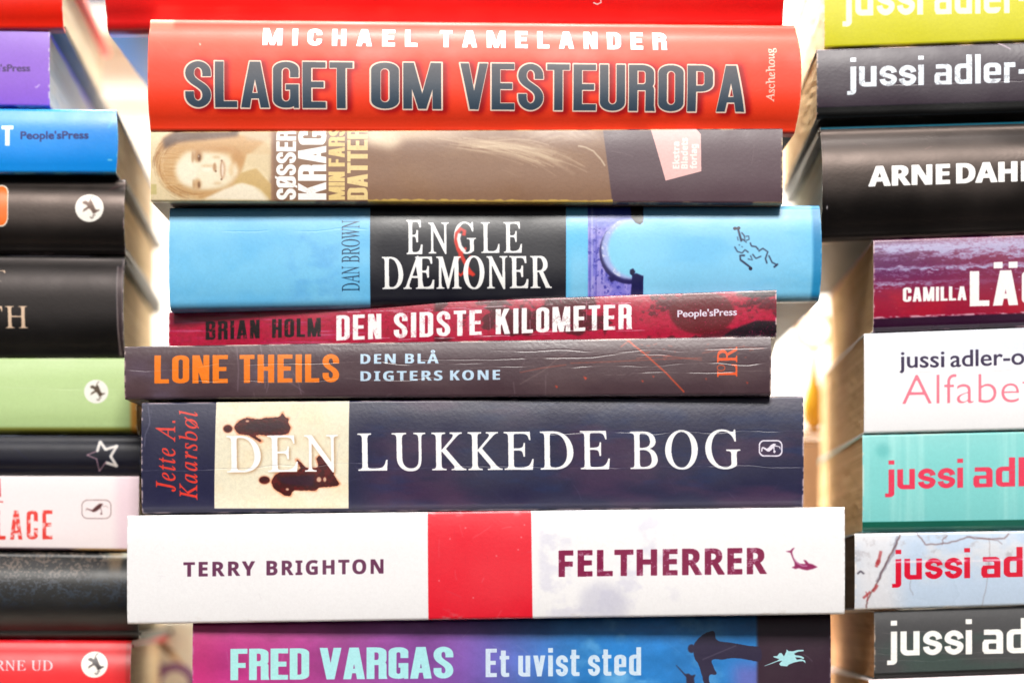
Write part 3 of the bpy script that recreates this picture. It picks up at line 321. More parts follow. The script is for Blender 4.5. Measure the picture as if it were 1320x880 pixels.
class Canvas:
    """The flat print of one spine. Everything is set out in the pixel grid of the photograph
    and carried onto the spine's own (u, v) with the exact projection of that spine."""
    T = 2.2
    def __init__(s, P, base, T=None):
        if T: s.T = T
        s.P = P
        s.W = int(P['Lpx'] * s.T); s.H = int(P['Hpx'] * s.T)
        u = (np.arange(s.W) + .5) / s.W; v = (np.arange(s.H) + .5) / s.H
        U, V = np.meshgrid(u, v)
        d = P['d0'] + U * P['L'] * P['sn']
        X = P['X0'] + U * P['L'] * P['cs']
        zt = P['zt0'] + (P['zt1'] - P['zt0']) * U; zb = P['zb0'] + (P['zb1'] - P['zb0']) * U
        Z = zt + (zb - zt) * V
        s.U, s.V = U.astype(np.float32), V.astype(np.float32)
        s.X = (CX + FPX * X / (D + d)).astype(np.float32)
        s.Y = (HY - FPX * Z / (D + d)).astype(np.float32)
        s.c = np.empty((s.H, s.W, 3), np.float32); s.c[:] = base
        s.h = np.full((s.H, s.W), .5, np.float32)
    def uv(s, px, py):
        P = s.P; k = (px - CX) / FPX
        u = (k * (D + P['d0']) - P['X0']) / (P['L'] * P['cs'] - k * P['L'] * P['sn'])
        d = P['d0'] + u * P['L'] * P['sn']
        z = (HY - py) / FPX * (D + d)
        zt = P['zt0'] + (P['zt1'] - P['zt0']) * u; zb = P['zb0'] + (P['zb1'] - P['zb0']) * u
        return u, (zt - z) / (zt - zb)
    def fill(s, m, col, k=1.0):
        m = (np.clip(m, 0, 1) * k)[..., None]
        s.c = s.c * (1 - m) + np.asarray(col, np.float32) * m
    def mul(s, m):
        s.c = s.c * m[..., None]
    SSM = 2
    def _raster(s, contours_list):
        """contours_list: [(sign,[contours in photo px])] -> bool mask at SSM x texture size (cropped), with origin"""
        k = s.SSM
        pc = []
        for sg, cs in contours_list:
            q = []
            for c in cs:
                q.append([(lambda a: (a[0] * s.W * k, a[1] * s.H * k))(s.uv(x, y)) for x, y in c])
            pc.append((sg, q))
        allp = [p for _, q in pc for c in q for p in c]
        if not allp: return None
        pad = 16
        x0 = int(max(-pad, min(p[0] for p in allp) - pad)); x1 = int(min(s.W * k + pad, max(p[0] for p in allp) + pad))
        y0 = int(max(-pad, min(p[1] for p in allp) - pad)); y1 = int(min(s.H * k + pad, max(p[1] for p in allp) + pad))
        x0 -= x0 % k; y0 -= y0 % k
        x1 += (x0 - x1) % k; y1 += (y0 - y1) % k
        if x1 <= x0 or y1 <= y0: return None
        M = np.zeros((y1 - y0, x1 - x0), bool)
        for sg, q in pc:
            bx0 = max(0, int(min(p[0] for c in q for p in c)) - x0 - 1); bx1 = min(M.shape[1], int(max(p[0] for c in q for p in c)) - x0 + 2)
            by0 = max(0, int(min(p[1] for c in q for p in c)) - y0 - 1); by1 = min(M.shape[0], int(max(p[1] for c in q for p in c)) - y0 + 2)
            if bx1 <= bx0 or by1 <= by0: continue
            tg = np.zeros((by1 - by0, bx1 - bx0 + 1), np.int32)
            for c in q:
                n = len(c)
                for i in range(n):
                    ax, ay = c[i]; ex, ey = c[(i + 1) % n]
                    ax -= x0 + bx0; ex -= x0 + bx0; ay -= y0 + by0; ey -= y0 + by0
                    if ay == ey: continue
                    if ay > ey: ax, ay, ex, ey = ex, ey, ax, ay
                    r0 = max(0, math.ceil(ay - .5)); r1 = min(tg.shape[0] - 1, math.ceil(ey - .5) - 1)
                    if r1 < r0: continue
                    rows = np.arange(r0, r1 + 1)
                    xs = ax + (rows + .5 - ay) * (ex - ax) / (ey - ay)
                    xi = np.clip(np.ceil(xs - .5), 0, tg.shape[1] - 1).astype(int)
                    tg[rows, xi] += 1
            f = (np.cumsum(tg, axis=1)[:, :-1] & 1).astype(bool)
            sub = M[by0:by1, bx0:bx1]
            if sg == '+': sub |= f
            else: sub &= ~f
        return M, x0, y0
    def _down(s, M, x0, y0):
        k = s.SSM
        m = M.reshape(M.shape[0] // k, k, M.shape[1] // k, k).mean(axis=(1, 3)).astype(np.float32)
        out = np.zeros((s.H, s.W), np.float32)
        X0, Y0 = x0 // k, y0 // k
        a0 = max(0, -Y0); b0 = max(0, -X0)
        a1 = min(m.shape[0], s.H - Y0); b1 = min(m.shape[1], s.W - X0)
        if a1 > a0 and b1 > b0: out[Y0 + a0:Y0 + a1, X0 + b0:X0 + b1] = m[a0:a1, b0:b1]
        return out
    def mask(s, cl, grow=(0, 0), soft=0):
        r = s._raster(cl)
        if r is None: return np.zeros((s.H, s.W), np.float32)
        M, x0, y0 = r
        k = s.SSM * s.T
        gx, gy = int(round(abs(grow[0]) * k)), int(round(abs(grow[1]) * k))
        if gx or gy:
            if grow[0] < 0 or grow[1] < 0: M = minf(M, gx, gy)
            else: M = maxf(M, gx, gy)
        m = s._down(M, x0, y0)
        return blur(m, soft * s.T) if soft else m
    def poly(s, pts, col, soft=0, k=1.0):
        m = s.mask([('+', [pts])], soft=soft); s.fill(m, col, k); return m
    def line(s, pts, wd, col, soft=0, k=1.0):
        m = s.mask([('+', [q]) for q in pen(pts, wd, wd)], soft=soft); s.fill(m, col, k); return m
    def ell(s, cx, cy, rx, ry, col, soft=0, k=1.0, hole=0):
        cl = [('+', [circ(cx, cy, rx, ry, 28)])]
        if hole: cl.append(('-', [circ(cx, cy, rx - hole, ry - hole, 28)]))
        m = s.mask(cl, soft=soft); s.fill(m, col, k); return m
    def layout(s, txt, font, track=0.0, unslant=0.0):
        pen_x = 0; out = []
        for ch in txt:
            if font == 'serif' and ch == '\u00c6':
                a, aw = outline_glyph('i', 'A'); e, ew = outline_glyph('i', 'E')
                out.append([(sg, [[(pen_x + x, y) for x, y in c] for c in cs]) for sg, cs in a])
                out.append([(sg, [[(pen_x + x + aw * .50, y) for x, y in c] for c in cs]) for sg, cs in e])
                pen_x += aw * .50 + ew + track; continue
            if font == 'serif' or font == 'italic': p, a = outline_glyph('i', ch)
            elif font == 'bold': p, a = outline_glyph('b', ch)
            elif font == 'sans': p, a = outline_glyph('s', ch)
            else:
                p, a = gothic(ch, font); a += font.get('gap', .09)
            out.append([(sg, [[(pen_x + x, y) for x, y in c] for c in cs]) for sg, cs in p])
            pen_x += a + track
        if font == 'serif': unslant = unslant or .285
        if unslant:
            out = [[(sg, [[(x - y * unslant, y) for x, y in c] for c in cs]) for sg, cs in g] for g in out]
        return out
    def tmask(s, txt, p0, p1, cap, font, track=0.0, grow=(0, 0), soft=0, unslant=0.0, cap1=None):
        """ink of txt runs exactly from p0 to p1 along the baseline; cap = cap height in photo px"""
        G = s.layout(txt, font, track, unslant)
        xs = [x for g in G for sg, cs in g if sg == '+' for c in cs for x, y in c]
        a, b = min(xs), max(xs)
        p0 = Vector(p0); p1 = Vector(p1); e = (p1 - p0)
        up = Vector((e.y, -e.x)).normalized()
        if abs(e.x) > abs(e.y): up = Vector((0, -1))
        cap1 = cap1 or cap
        def tr(x, y):
            t = (x - a) / (b - a)
            q = p0 + e * t + up * (y * (cap + (cap1 - cap) * t))
            return (q.x, q.y)
        m = None
        for g in G:
            cl = [(sg, [[tr(x, y) for x, y in c] for c in cs]) for sg, cs in g]
            if not cl: continue
            q = s.mask(cl, grow=grow)
            m = q if m is None else np.maximum(m, q)
        return blur(m, soft * s.T) if soft else m
    def text(s, txt, p0, p1, cap, font, col, wear=0.0, **kw):
        m = s.tmask(txt, p0, p1, cap, font, **kw)
        if wear:
            n = fbm(s.X, s.Y, 7, 7, 77) ; n2 = vnoise(s.X / 1.3, s.Y / 1.3, 5)
            m = m * (1 - wear * ss(.60, .68, n * .75 + n2 * .25))
        s.fill(m, col); return m
    # wear that the books have of their own
    def grain(s, amt=.03, seed=3):
        n = vnoise(s.X * 1.1, s.Y * 1.1, seed) * .6 + vnoise(s.X * .35, s.Y * .35, seed + 1) * .4
        s.c = s.c * (1 + (n - .5)[..., None] * 2 * amt)
    def edgewear(s, col=(.85, .8, .78), top=1.0, bot=1.0, ends=1.0, seed=1, k=.8, wid=1.2):
        n = fbm(s.X, s.Y, 26, 5, seed + 40)
        dt = s.V * s.P['Hpx']; db = (1 - s.V) * s.P['Hpx']
        de = np.minimum(s.U, 1 - s.U) * s.P['Lpx']
        e = np.maximum.reduce([top * (1 - ss(0, wid + 2.2 * n, dt)), bot * (1 - ss(0, wid + 2.2 * n, db)), ends * (1 - ss(0, wid + 2.4 * n, de))])
        s.fill(e * ss(.42, .62, n), col, k)
    def crease(s, y0, y1, x0, x1, seed, col=(.8, .78, .8), k=.35, amp=2.0, wd=.7):
        yy = y0 + (y1 - y0) * (s.X - x0) / (x1 - x0) + amp * (vnoise(s.X / 40, s.X * 0 + seed, seed) - .5) * 2 + .6 * (vnoise(s.X / 6, s.X * 0 + seed, seed + 3) - .5)
        wd = wd * .75; k = k * .7
        m = (1 - ss(wd * .3, wd, np.abs(s.Y - yy))) * ss(x0 - 8, x0 + 8, s.X) * (1 - ss(x1 - 8, x1 + 8, s.X))
        m = m * ss(.3, .6, vnoise(s.X / 9, s.X * 0 + 3, seed + 9) * .6 + .3)
        s.fill(m, col, k)
        h = (1 - ss(0, wd * 2.4, np.abs(s.Y - yy))) * ss(x0 - 8, x0 + 8, s.X) * (1 - ss(x1 - 8, x1 + 8, s.X))
        s.h -= h * .16 * ss(.3, .7, vnoise(s.X / 30, s.X * 0, seed + 5))
    def scratches(s, n, seed, col=(.85, .8, .82), k=.35, L=(6, 30), box=None):
        r = random.Random(seed)
        x0, x1, y0, y1 = box or (float(s.X.min()), float(s.X.max()), float(s.Y.min()), float(s.Y.max()))
        for _ in range(n):
            x = r.uniform(x0, x1); y = r.uniform(y0, y1); a = r.uniform(0, math.pi); l = r.uniform(*L)
            s.line([(x, y), (x + l * .5 * math.cos(a) + r.uniform(-1, 1), y + l * .5 * math.sin(a) + r.uniform(-1, 1)), (x + l * math.cos(a), y + l * math.sin(a))],
                   r.uniform(.3, .8), col, soft=.3, k=k * r.uniform(.4, 1))
    def ragged(s, pts, col, k=1.0, amt=.55, sz=1.6, soft=.8, seed=9):
        for _ in range(2):                      # cut the corners twice: rounded outline
            q = []
            for i in range(len(pts)):
                a, b = pts[i], pts[(i + 1) % len(pts)]
                q += [(a[0] * .8 + b[0] * .2, a[1] * .8 + b[1] * .2), (a[0] * .2 + b[0] * .8, a[1] * .2 + b[1] * .8)]
            pts = q
        return s._ragged(pts, col, k, amt, sz, soft, seed)
    def _ragged(s, pts, col, k=1.0, amt=.55, sz=1.6, soft=.8, seed=9):
        m = s.mask([('+', [pts])], soft=soft)
        n = fbm(s.X, s.Y, sz * 2.2, sz * 2.2, seed, 3)
        m = ss(.38, .62, m + (n - .5) * amt)
        s.fill(m, col, k); return m
    def image(s, name, k=KALB):
        c = np.clip(l2s(np.maximum(s2l(np.clip(s.c, 0, 1)) * k - .012, .0025)), 0, 1)
        im = bpy.data.images.new(name, s.W, s.H, alpha=True)
        im.alpha_mode = 'CHANNEL_PACKED'
        a = np.empty((s.H, s.W, 4), np.float32)
        a[..., :3] = c[::-1]; a[..., 3] = np.clip(s.h, 0, 1)[::-1]
        im.pixels.foreach_set(a.ravel()); im.update()
        return im

# ------------------------------------------------------------------ materials
def nodes_of(name):
    m = bpy.data.materials.new(name); m.use_nodes = True
    nt = m.node_tree
    return m, nt, nt.nodes['Principled BSDF']
def add(nt, t, **kw):
    n = nt.nodes.new(t)
    for k, v in kw.items(): setattr(n, k, v)
    return n
def print_material(name, img, rough=.38, bump=.25, coat=.0, spec=.5, tint=None):
    m, nt, p = nodes_of(name)
    tx = add(nt, 'ShaderNodeTexImage'); tx.image = img; tx.interpolation = 'Cubic'; tx.extension = 'EXTEND'
    tc = add(nt, 'ShaderNodeTexCoord')
    n1 = add(nt, 'ShaderNodeTexNoise'); n1.inputs['Scale'].default_value = 900; n1.inputs['Detail'].default_value = 3
    n2 = add(nt, 'ShaderNodeTexNoise'); n2.inputs['Scale'].default_value = 45; n2.inputs['Detail'].default_value = 5
    nt.links.new(tc.outputs['Object'], n1.inputs['Vector']); nt.links.new(tc.outputs['Object'], n2.inputs['Vector'])
    nt.links.new(tx.outputs['Color'], p.inputs['Base Color'])
    mr = add(nt, 'ShaderNodeMapRange')
    mr.inputs['From Min'].default_value = .35; mr.inputs['From Max'].default_value = .7
    mr.inputs['To Min'].default_value = rough - .06; mr.inputs['To Max'].default_value = rough + .09
    nt.links.new(n2.outputs['Fac'], mr.inputs['Value']); nt.links.new(mr.outputs['Result'], p.inputs['Roughness'])
    ma = add(nt, 'ShaderNodeMath', operation='MULTIPLY_ADD')
    ma.inputs[1].default_value = .10; nt.links.new(n1.outputs['Fac'], ma.inputs[0]); nt.links.new(tx.outputs['Alpha'], ma.inputs[2])
    mb = add(nt, 'ShaderNodeMath', operation='MULTIPLY_ADD')
    mb.inputs[1].default_value = .35; nt.links.new(n2.outputs['Fac'], mb.inputs[0]); nt.links.new(ma.outputs[0], mb.inputs[2])
    bp = add(nt, 'ShaderNodeBump'); bp.inputs['Strength'].default_value = bump; bp.inputs['Distance'].default_value = .0009
    nt.links.new(mb.outputs[0], bp.inputs['Height']); nt.links.new(bp.outputs['Normal'], p.inputs['Normal'])
    p.inputs['Specular IOR Level'].default_value = spec
    if tint: p.inputs['Specular Tint'].default_value = (*tint, 1)
    p.inputs['Coat Weight'].default_value = coat; p.inputs['Coat Roughness'].default_value = .22
    nt.links.new(bp.outputs['Normal'], p.inputs['Coat Normal'])
    return m
def cover_material(name, col, rough=.4, var=.12, spec=.5):
    m, nt, p = nodes_of(name)
    tc = add(nt, 'ShaderNodeTexCoord')
    n2 = add(nt, 'ShaderNodeTexNoise'); n2.inputs['Scale'].default_value = 60; n2.inputs['Detail'].default_value = 6
    nt.links.new(tc.outputs['Object'], n2.inputs['Vector'])
    mx = add(nt, 'ShaderNodeMix', data_type='RGBA')
    a = alb(col); mx.inputs['A'].default_value = (*[v * (1 - var) for v in a], 1); mx.inputs['B'].default_value = (*[min(1, v * (1 + var)) for v in a], 1)
    nt.links.new(n2.outputs['Fac'], mx.inputs['Factor']); nt.links.new(mx.outputs['Result'], p.inputs['Base Color'])
    p.inputs['Roughness'].default_value = rough; p.inputs['Specular IOR Level'].default_value = spec
    bp = add(nt, 'ShaderNodeBump'); bp.inputs['Strength'].default_value = .15; bp.inputs['Distance'].default_value = .0006
    nt.links.new(n2.outputs['Fac'], bp.inputs['Height']); nt.links.new(bp.outputs['Normal'], p.inputs['Normal'])
    return m
def page_material(name, col, seed=0):
    """the cut edges of the leaves: fine uneven lines along the block"""
    m, nt, p = nodes_of(name)
    tc = add(nt, 'ShaderNodeTexCoord'); mp = add(nt, 'ShaderNodeMapping')
    mp.inputs['Scale'].default_value = (6, 6, 2600); mp.inputs['Location'].default_value = (seed, 0, seed * 3.1)
    nt.links.new(tc.outputs['Object'], mp.inputs['Vector'])
    n1 = add(nt, 'ShaderNodeTexNoise'); n1.inputs['Scale'].default_value = 1; n1.inputs['Detail'].default_value = 3
    nt.links.new(mp.outputs['Vector'], n1.inputs['Vector'])
    n2 = add(nt, 'ShaderNodeTexNoise'); n2.inputs['Scale'].default_value = 25; n2.inputs['Detail'].default_value = 4
    nt.links.new(tc.outputs['Object'], n2.inputs['Vector'])
    mp3 = add(nt, 'ShaderNodeMapping'); mp3.inputs['Scale'].default_value = (3, 3, 520); mp3.inputs['Location'].default_value = (seed * 2, 0, seed)
    nt.links.new(tc.outputs['Object'], mp3.inputs['Vector'])
    n3 = add(nt, 'ShaderNodeTexNoise'); n3.inputs['Scale'].default_value = 1; n3.inputs['Detail'].default_value = 2
    nt.links.new(mp3.outputs['Vector'], n3.inputs['Vector'])
    av = add(nt, 'ShaderNodeMath', operation='MULTIPLY_ADD'); av.inputs[1].default_value = .45
    hf = add(nt, 'ShaderNodeMath', operation='MULTIPLY'); hf.inputs[1].default_value = .55
    nt.links.new(n1.outputs['Fac'], hf.inputs[0]); nt.links.new(n3.outputs['Fac'], av.inputs[0]); nt.links.new(hf.outputs[0], av.inputs[2])
    r = add(nt, 'ShaderNodeValToRGB'); a = alb(col, .95)
    r.color_ramp.elements[0].position = .33; r.color_ramp.elements[0].color = (a[0] * .74, a[1] * .68, a[2] * .60, 1)
    r.color_ramp.elements[1].position = .62; r.color_ramp.elements[1].color = (*a, 1)
    nt.links.new(av.outputs[0], r.inputs['Fac'])
    mx = add(nt, 'ShaderNodeMix', data_type='RGBA', blend_type='MULTIPLY'); mx.inputs['Factor'].default_value = .12
    nt.links.new(r.outputs['Color'], mx.inputs['A']); nt.links.new(n2.outputs['Color'], mx.inputs['B'])
    nt.links.new(mx.outputs['Result'], p.inputs['Base Color'])
    p.inputs['Roughness'].default_value = .85; p.inputs['Specular IOR Level'].default_value = .2
    bp = add(nt, 'ShaderNodeBump'); bp.inputs['Strength'].default_value = .5; bp.inputs['Distance'].default_value = .0003
    nt.links.new(av.outputs[0], bp.inputs['Height']); nt.links.new(bp.outputs['Normal'], p.inputs['Normal'])
    return m

# ------------------------------------------------------------------ a book: spine, two covers, block of leaves
def frame(L=None, R=None, dL=0., dR=0., yaw=None, length=.212, top=None, bot=None, depth=.14):
    P = {}
    if yaw is None:
        X0 = (L - CX) / FPX * (D + dL); X1 = (R - CX) / FPX * (D + dR)
        d0 = dL; P['L'] = math.hypot(X1 - X0, dR - dL); P['cs'] = (X1 - X0) / P['L']; P['sn'] = (dR - dL) / P['L']
    else:
        a = math.radians(yaw); P['L'] = length; P['cs'] = math.cos(a); P['sn'] = math.sin(a)
        if R is not None:
            X1 = (R - CX) / FPX * (D + dR); X0 = X1 - length * P['cs']; d0 = dR - length * P['sn']
        else:
            X0 = (L - CX) / FPX * (D + dL); d0 = dL
    P['X0'] = X0; P['d0'] = d0; P['depth'] = depth
    def zfit(s):
        (xa, ya, xb, yb) = s; r = []
        for x, y in ((xa, ya), (xb, yb)):
            k = (x - CX) / FPX
            u = (k * (D + d0) - X0) / (P['L'] * P['cs'] - k * P['L'] * P['sn'])
            r.append((u, (HY - y) / FPX * (D + d0 + u * P['L'] * P['sn'])))
        (u0, z0), (u1, z1) = r; g = (z1 - z0) / (u1 - u0)
        return z0 - g * u0, z0 + g * (1 - u0)
    P['zt0'], P['zt1'] = zfit(top); P['zb0'], P['zb1'] = zfit(bot)
    P['Lpx'] = P['L'] * FPX / D; P['Hpx'] = ((P['zt0'] - P['zb0']) + (P['zt1'] - P['zb1'])) / 2 * FPX / D
    return P

def link(name, verts, faces, mat, parent, uvs=None, smooth=False, bevel=0):
    me = bpy.data.meshes.new(name); me.from_pydata(verts, [], faces); me.validate(clean_customdata=False)
    if uvs:
        ul = me.uv_layers.new(name='UVMap')
        for li, l in enumerate(me.loops): ul.data[li].uv = uvs[l.vertex_index]
    bm = bmesh.new(); bm.from_mesh(me); bmesh.ops.recalc_face_normals(bm, faces=bm.faces); bm.to_mesh(me); bm.free()
    o = bpy.data.objects.new(name, me); COL.objects.link(o); o.parent = parent
    me.materials.append(mat)
    if smooth:
        for p in me.polygons: p.use_smooth = True
        try: me.set_sharp_from_angle(angle=math.radians(35))
        except Exception: pass
    if bevel:
        b = o.modifiers.new('bevel', 'BEVEL'); b.width = bevel; b.segments = 2; b.limit_method = 'ANGLE'
    return o

BOOKN = 0
def make_book(kind, P, paint, label, group, base=(.5, .5, .5), cover=None, back=None, pages=rgb(238, 222, 190),
              rt=.0010, rb=.0012, bulge=.0, endb=(0, 0), rough=.36, coat=0.0, bump=.25, tc=None, inset=None, wave=.0, seed=None, T=None, spec=.5, tint=None):
    global BOOKN
    BOOKN += 1; seed = seed or BOOKN
    r = random.Random(seed)
    L, Dp = P['L'], P['depth']
    hard = kind == 'hard'
    tc = tc or (.0024 if hard else .0005)
    inset = inset if inset is not None else (.0028 if hard else .0003)
    # the thing's own frame
    zb = min(P['zb0'], P['zb1'])
    yaw = math.atan2(P['sn'], P['cs'])
    mx = P['X0'] + P['cs'] * L / 2; my = P['d0'] + P['sn'] * L / 2
    ctr = (mx - math.sin(yaw) * Dp / 2, my + math.cos(yaw) * Dp / 2, zb)
    E = bpy.data.objects.new('hardcover_book' if hard else 'paperback_book', None)
    COL.objects.link(E); E.location = ctr; E.rotation_euler = (0, 0, yaw); E.empty_display_size = .02
    E['label'] = label; E['category'] = 'book'; E['group'] = group
    ZT = lambda u: P['zt0'] + (P['zt1'] - P['zt0']) * u - zb
    ZB = lambda u: P['zb0'] + (P['zb1'] - P['zb0']) * u - zb
    Y0 = -Dp / 2
    # spine profile
    NX = 40; NA = 7; NF = 14
    ymax = bulge + max(rt, rb)
    yend = ymax + (.004 if hard else .0025)
    def profile(u, off):
        """(y, z) from the top return over the front to the bottom return; off = inward offset"""
        t, b = ZT(u), ZB(u); h = t - b
        pts = []
        rT, rB = min(rt, h * .45), min(rb, h * .45)
        yT = bulge; yB = bulge
        pts.append((yend, t - off)); pts.append((yT + rT + .0004, t - off))
        for i in range(NA):
            a = math.pi / 2 * i / (NA - 1); q = max(rT - off, .0002)
            pts.append((yT + rT - q * math.sin(a), t - rT + q * math.cos(a)))
        for i in range(1, NF):
            v = i / NF; z = (t - rT) + ((b + rB) - (t - rT)) * v
            pts.append((off + bulge * (abs(2 * v - 1) ** 3.0), z))
        for i in range(NA):
            a = math.pi / 2 * i / (NA - 1); q = max(rB - off, .0002)
            pts.append((yB + rB - q * math.cos(a), b + rB - q * math.sin(a)))
        pts.append((yB + rB + .0004, b + off)); pts.append((yend, b + off))
        return pts
    wv = [r.uniform(-1, 1) for _ in range(6)]
    verts, uvs, faces = [], [], []
    n = None
    tsp = min(tc, .0012)
    for layer, off in ((0, 0.0), (1, tsp)):
        for i in range(NX + 1):
            u = i / NX
            pr = profile(u, off); n = len(pr)
            w = wave * sum(wv[k] * math.sin((k + 1) * math.pi * u + wv[k] * 3) / (k + 1) for k in range(6))
            for (y, z) in pr:
                v = (ZT(u) - z) / (ZT(u) - ZB(u))
                eb = (endb[0] * (1 - u) * -1 + endb[1] * u) * (1 - (2 * v - 1) ** 2)
                x = -L / 2 + u * L + (eb if (i in (0, NX)) else eb * (abs(2 * u - 1) ** 6))
                verts.append((x, Y0 + y + w * (1 - min(1, y / yend)), z))
                uvs.append((u, 1 - min(max(v, .002), .998)))
    S = (NX + 1) * n
    for i in range(NX):
        for j in range(n - 1):
            a = i * n + j
            faces.append((a, a + n, a + n + 1, a + 1)); faces.append((S + a, S + a + 1, S + a + n + 1, S + a + n))
    for i in (0, NX):
        for j in range(n - 1):
            a = i * n + j; faces.append((a, a + 1, S + a + 1, S + a))
    for j in (0, n - 1):
        for i in range(NX):
            a = i * n + j; faces.append((a, S + a, S + a + n, a + n))
    C = Canvas(P, base, T)
    paint(C)
    img = C.image('spine_print')
    sm = print_material('spine_print', img, rough, bump, coat, spec, tint)
    link('spine', verts, faces, sm, E, uvs, smooth=True)
    # covers
    cm = cover_material('cover_board', cover or base, rough + .05, spec=spec)
    cb = cover_material('back_board', back, rough + .05, spec=spec) if back else cm
    y1 = Y0 + yend + .0001; y2 = Dp / 2
    for nm, mt, f0, f1 in (('front_cover', cm, lambda u: ZT(u) - tc, lambda u: ZT(u) - .00002), ('back_cover', cb, lambda u: ZB(u) + .00002, lambda u: ZB(u) + tc)):
        vs, fs = [], []
        NXc = 8
        ys = [y1, y1 + .25 * (y2 - y1), y1 + .5 * (y2 - y1), y1 + .75 * (y2 - y1), y2]
        for i in range(NXc + 1):
            u = i / NXc
            for y in ys:
                vs.append((-L / 2 + u * L, y, f0(u))); vs.append((-L / 2 + u * L, y, f1(u)))
        m = len(ys) * 2
        for i in range(NXc):
            for j in range(len(ys) - 1):
                a = i * m + j * 2
                fs.append((a, a + 2, a + m + 2, a + m)); fs.append((a + 1, a + m + 1, a + m + 3, a + 3))
            a = i * m; fs.append((a, a + m, a + m + 1, a + 1))
            a = i * m + m - 2; fs.append((a, a + 1, a + m + 1, a + m))
        for j in range(len(ys) - 1):
            a = j * 2; fs.append((a, a + 1, a + 3, a + 2))
            a = NXc * m + j * 2; fs.append((a, a + 2, a + 3, a + 1))
        link(nm, vs, fs, mt, E)
    # block of leaves, its ends a little uneven
    yb0 = Y0 + (bulge * .9 + max(rt, rb) * .7 + tsp + .0003)
    yb1 = Dp / 2 - inset
    vs, fs = [], []
    NY, NZ = 14, 12
    for side in (0, 1):
        for j in range(NY + 1):
            y = yb0 + (yb1 - yb0) * j / NY
            for k in range(NZ + 1):
                u = inset / L if side == 0 else 1 - inset / L
                z = (ZB(u) + tc * 1.02) + ((ZT(u) - tc * 1.02) - (ZB(u) + tc * 1.02)) * k / NZ
                jit = (r.random() ** 2) * .00035
                x = (-L / 2 + inset + jit) if side == 0 else (L / 2 - inset - jit)
                vs.append((x, y, z))
    Q = (NY + 1) * (NZ + 1)
    for side in (0, 1):
        for j in range(NY):
            for k in range(NZ):
                a = side * Q + j * (NZ + 1) + k
                f = (a, a + NZ + 1, a + NZ + 2, a + 1)
                fs.append(f if side == 0 else f[::-1])
    for j in range(NY):
        a = j * (NZ + 1); fs.append((a, Q + a, Q + a + NZ + 1, a + NZ + 1))
        a = a + NZ; fs.append((a, a + NZ + 1, Q + a + NZ + 1, Q + a))
    for k in range(NZ):
        fs.append((k, k + 1, Q + k + 1, Q + k)); a = NY * (NZ + 1) + k; fs.append((a, Q + a, Q + a + 1, a + 1))
    link('page_block', vs, fs, page_material('leaf_edges', pages, seed), E)
    if hard:
        # sewn headbands peep out at both ends of the back of the block
        hm = cover_material('headband_cloth', rgb(230, 225, 215), .7)
        for u, sx in ((0, -1), (1, 1)):
            x = sx * (L / 2 - inset * .55)
            vv, ff = [], []
            zt, zb_ = ZT(u) - tc - .0012, ZB(u) + tc + .0012
            for i in range(9):
                v = i / 8; z = zt + (zb_ - zt) * v
                y = yb0 + .0002
                for a in range(6):
                    t = a * math.pi / 3
                    vv.append((x + .0006 * math.cos(t), y + .0006 * math.sin(t) + .0005, z))
            for i in range(8):
                for a in range(6):
                    ff.append((i * 6 + a, i * 6 + (a + 1) % 6, (i + 1) * 6 + (a + 1) % 6, (i + 1) * 6 + a))
            ff.append(tuple(range(5, -1, -1))); ff.append(tuple(range(48, 54)))
            link('headband', vv, ff, hm, E, smooth=True)
    return E

# ------------------------------------------------------------------ fonts of the block family
F_SLAGET = dict(w=.49, s=.165, b=.13, r=.17, gap=.075, space=.22)
F_HEAVY = dict(w=.50, s=.20, b=.17, r=.17, gap=.035, space=.2)
F_WIDE = dict(w=.80, s=.30, b=.22, r=.28, gap=.55, space=.9)
F_KM = dict(w=.42, s=.165, b=.14, r=.15, gap=.11, space=.32)
F_THEILS = dict(w=.44, s=.165, b=.15, r=.16, gap=.085, space=.24)
F_DIN = dict(w=.60, s=.20, b=.18, r=.18, rx=.22, gap=.19, space=.5)
F_FELT = dict(w=.62, s=.215, b=.185, r=.18, rx=.22, gap=.12, space=.4)
F_IMPACT = dict(w=.56, s=.225, b=.16, r=.15, gap=.045, space=.24, xh=.76)
F_UVIST = dict(w=.42, s=.165, b=.14, r=.14, gap=.10, space=.42, xh=.74, dot=.16)
F_JUSSI = dict(w=.57, s=.185, b=.15, r=.16, rx=.20, gap=.10, space=.28, xh=.69, dot=.14)
F_CAM = dict(w=.46, s=.19, b=.16, r=.16, gap=.07, space=.3)
F_LACE = dict(w=.40, s=.14, b=.13, r=.14, gap=.16, space=.3)
WHITE = rgb(255, 255, 252)

MID = 'books in the middle stack'
LEFT = 'books in the left stack'
RIGHT = 'books in the right stack'

def seg(C, x0, x1, soft=.6): return ss(x0 - soft, x0 + soft, C.X) * (1 - ss(x1 - soft, x1 + soft, C.X))

# ================================================================== middle stack
def paint_top_red(C):
    C.c[:] = rgb(238, 44, 46)
    C.fill(fbm(C.X, C.Y, 90, 30, 4) * .5, rgb(246, 62, 54))
    C.line([(765, 2), (770, 4), (775, 2), (774, -4)], 1.6, WHITE)
    C.edgewear(seed=2, k=.35); C.grain(.02)
make_book('hard', frame(135, 1011, .006, .005, top=(135, -96, 1011, -100), bot=(135, 37, 1011, 32)), paint_top_red,
          'red hardcover at the very top of the middle stack, above the thick bright red one', MID,
          rgb(238, 44, 46), pages=rgb(228, 214, 190), back=rgb(90, 105, 130), rt=.003, rb=.0045, bulge=.004, rough=.34)

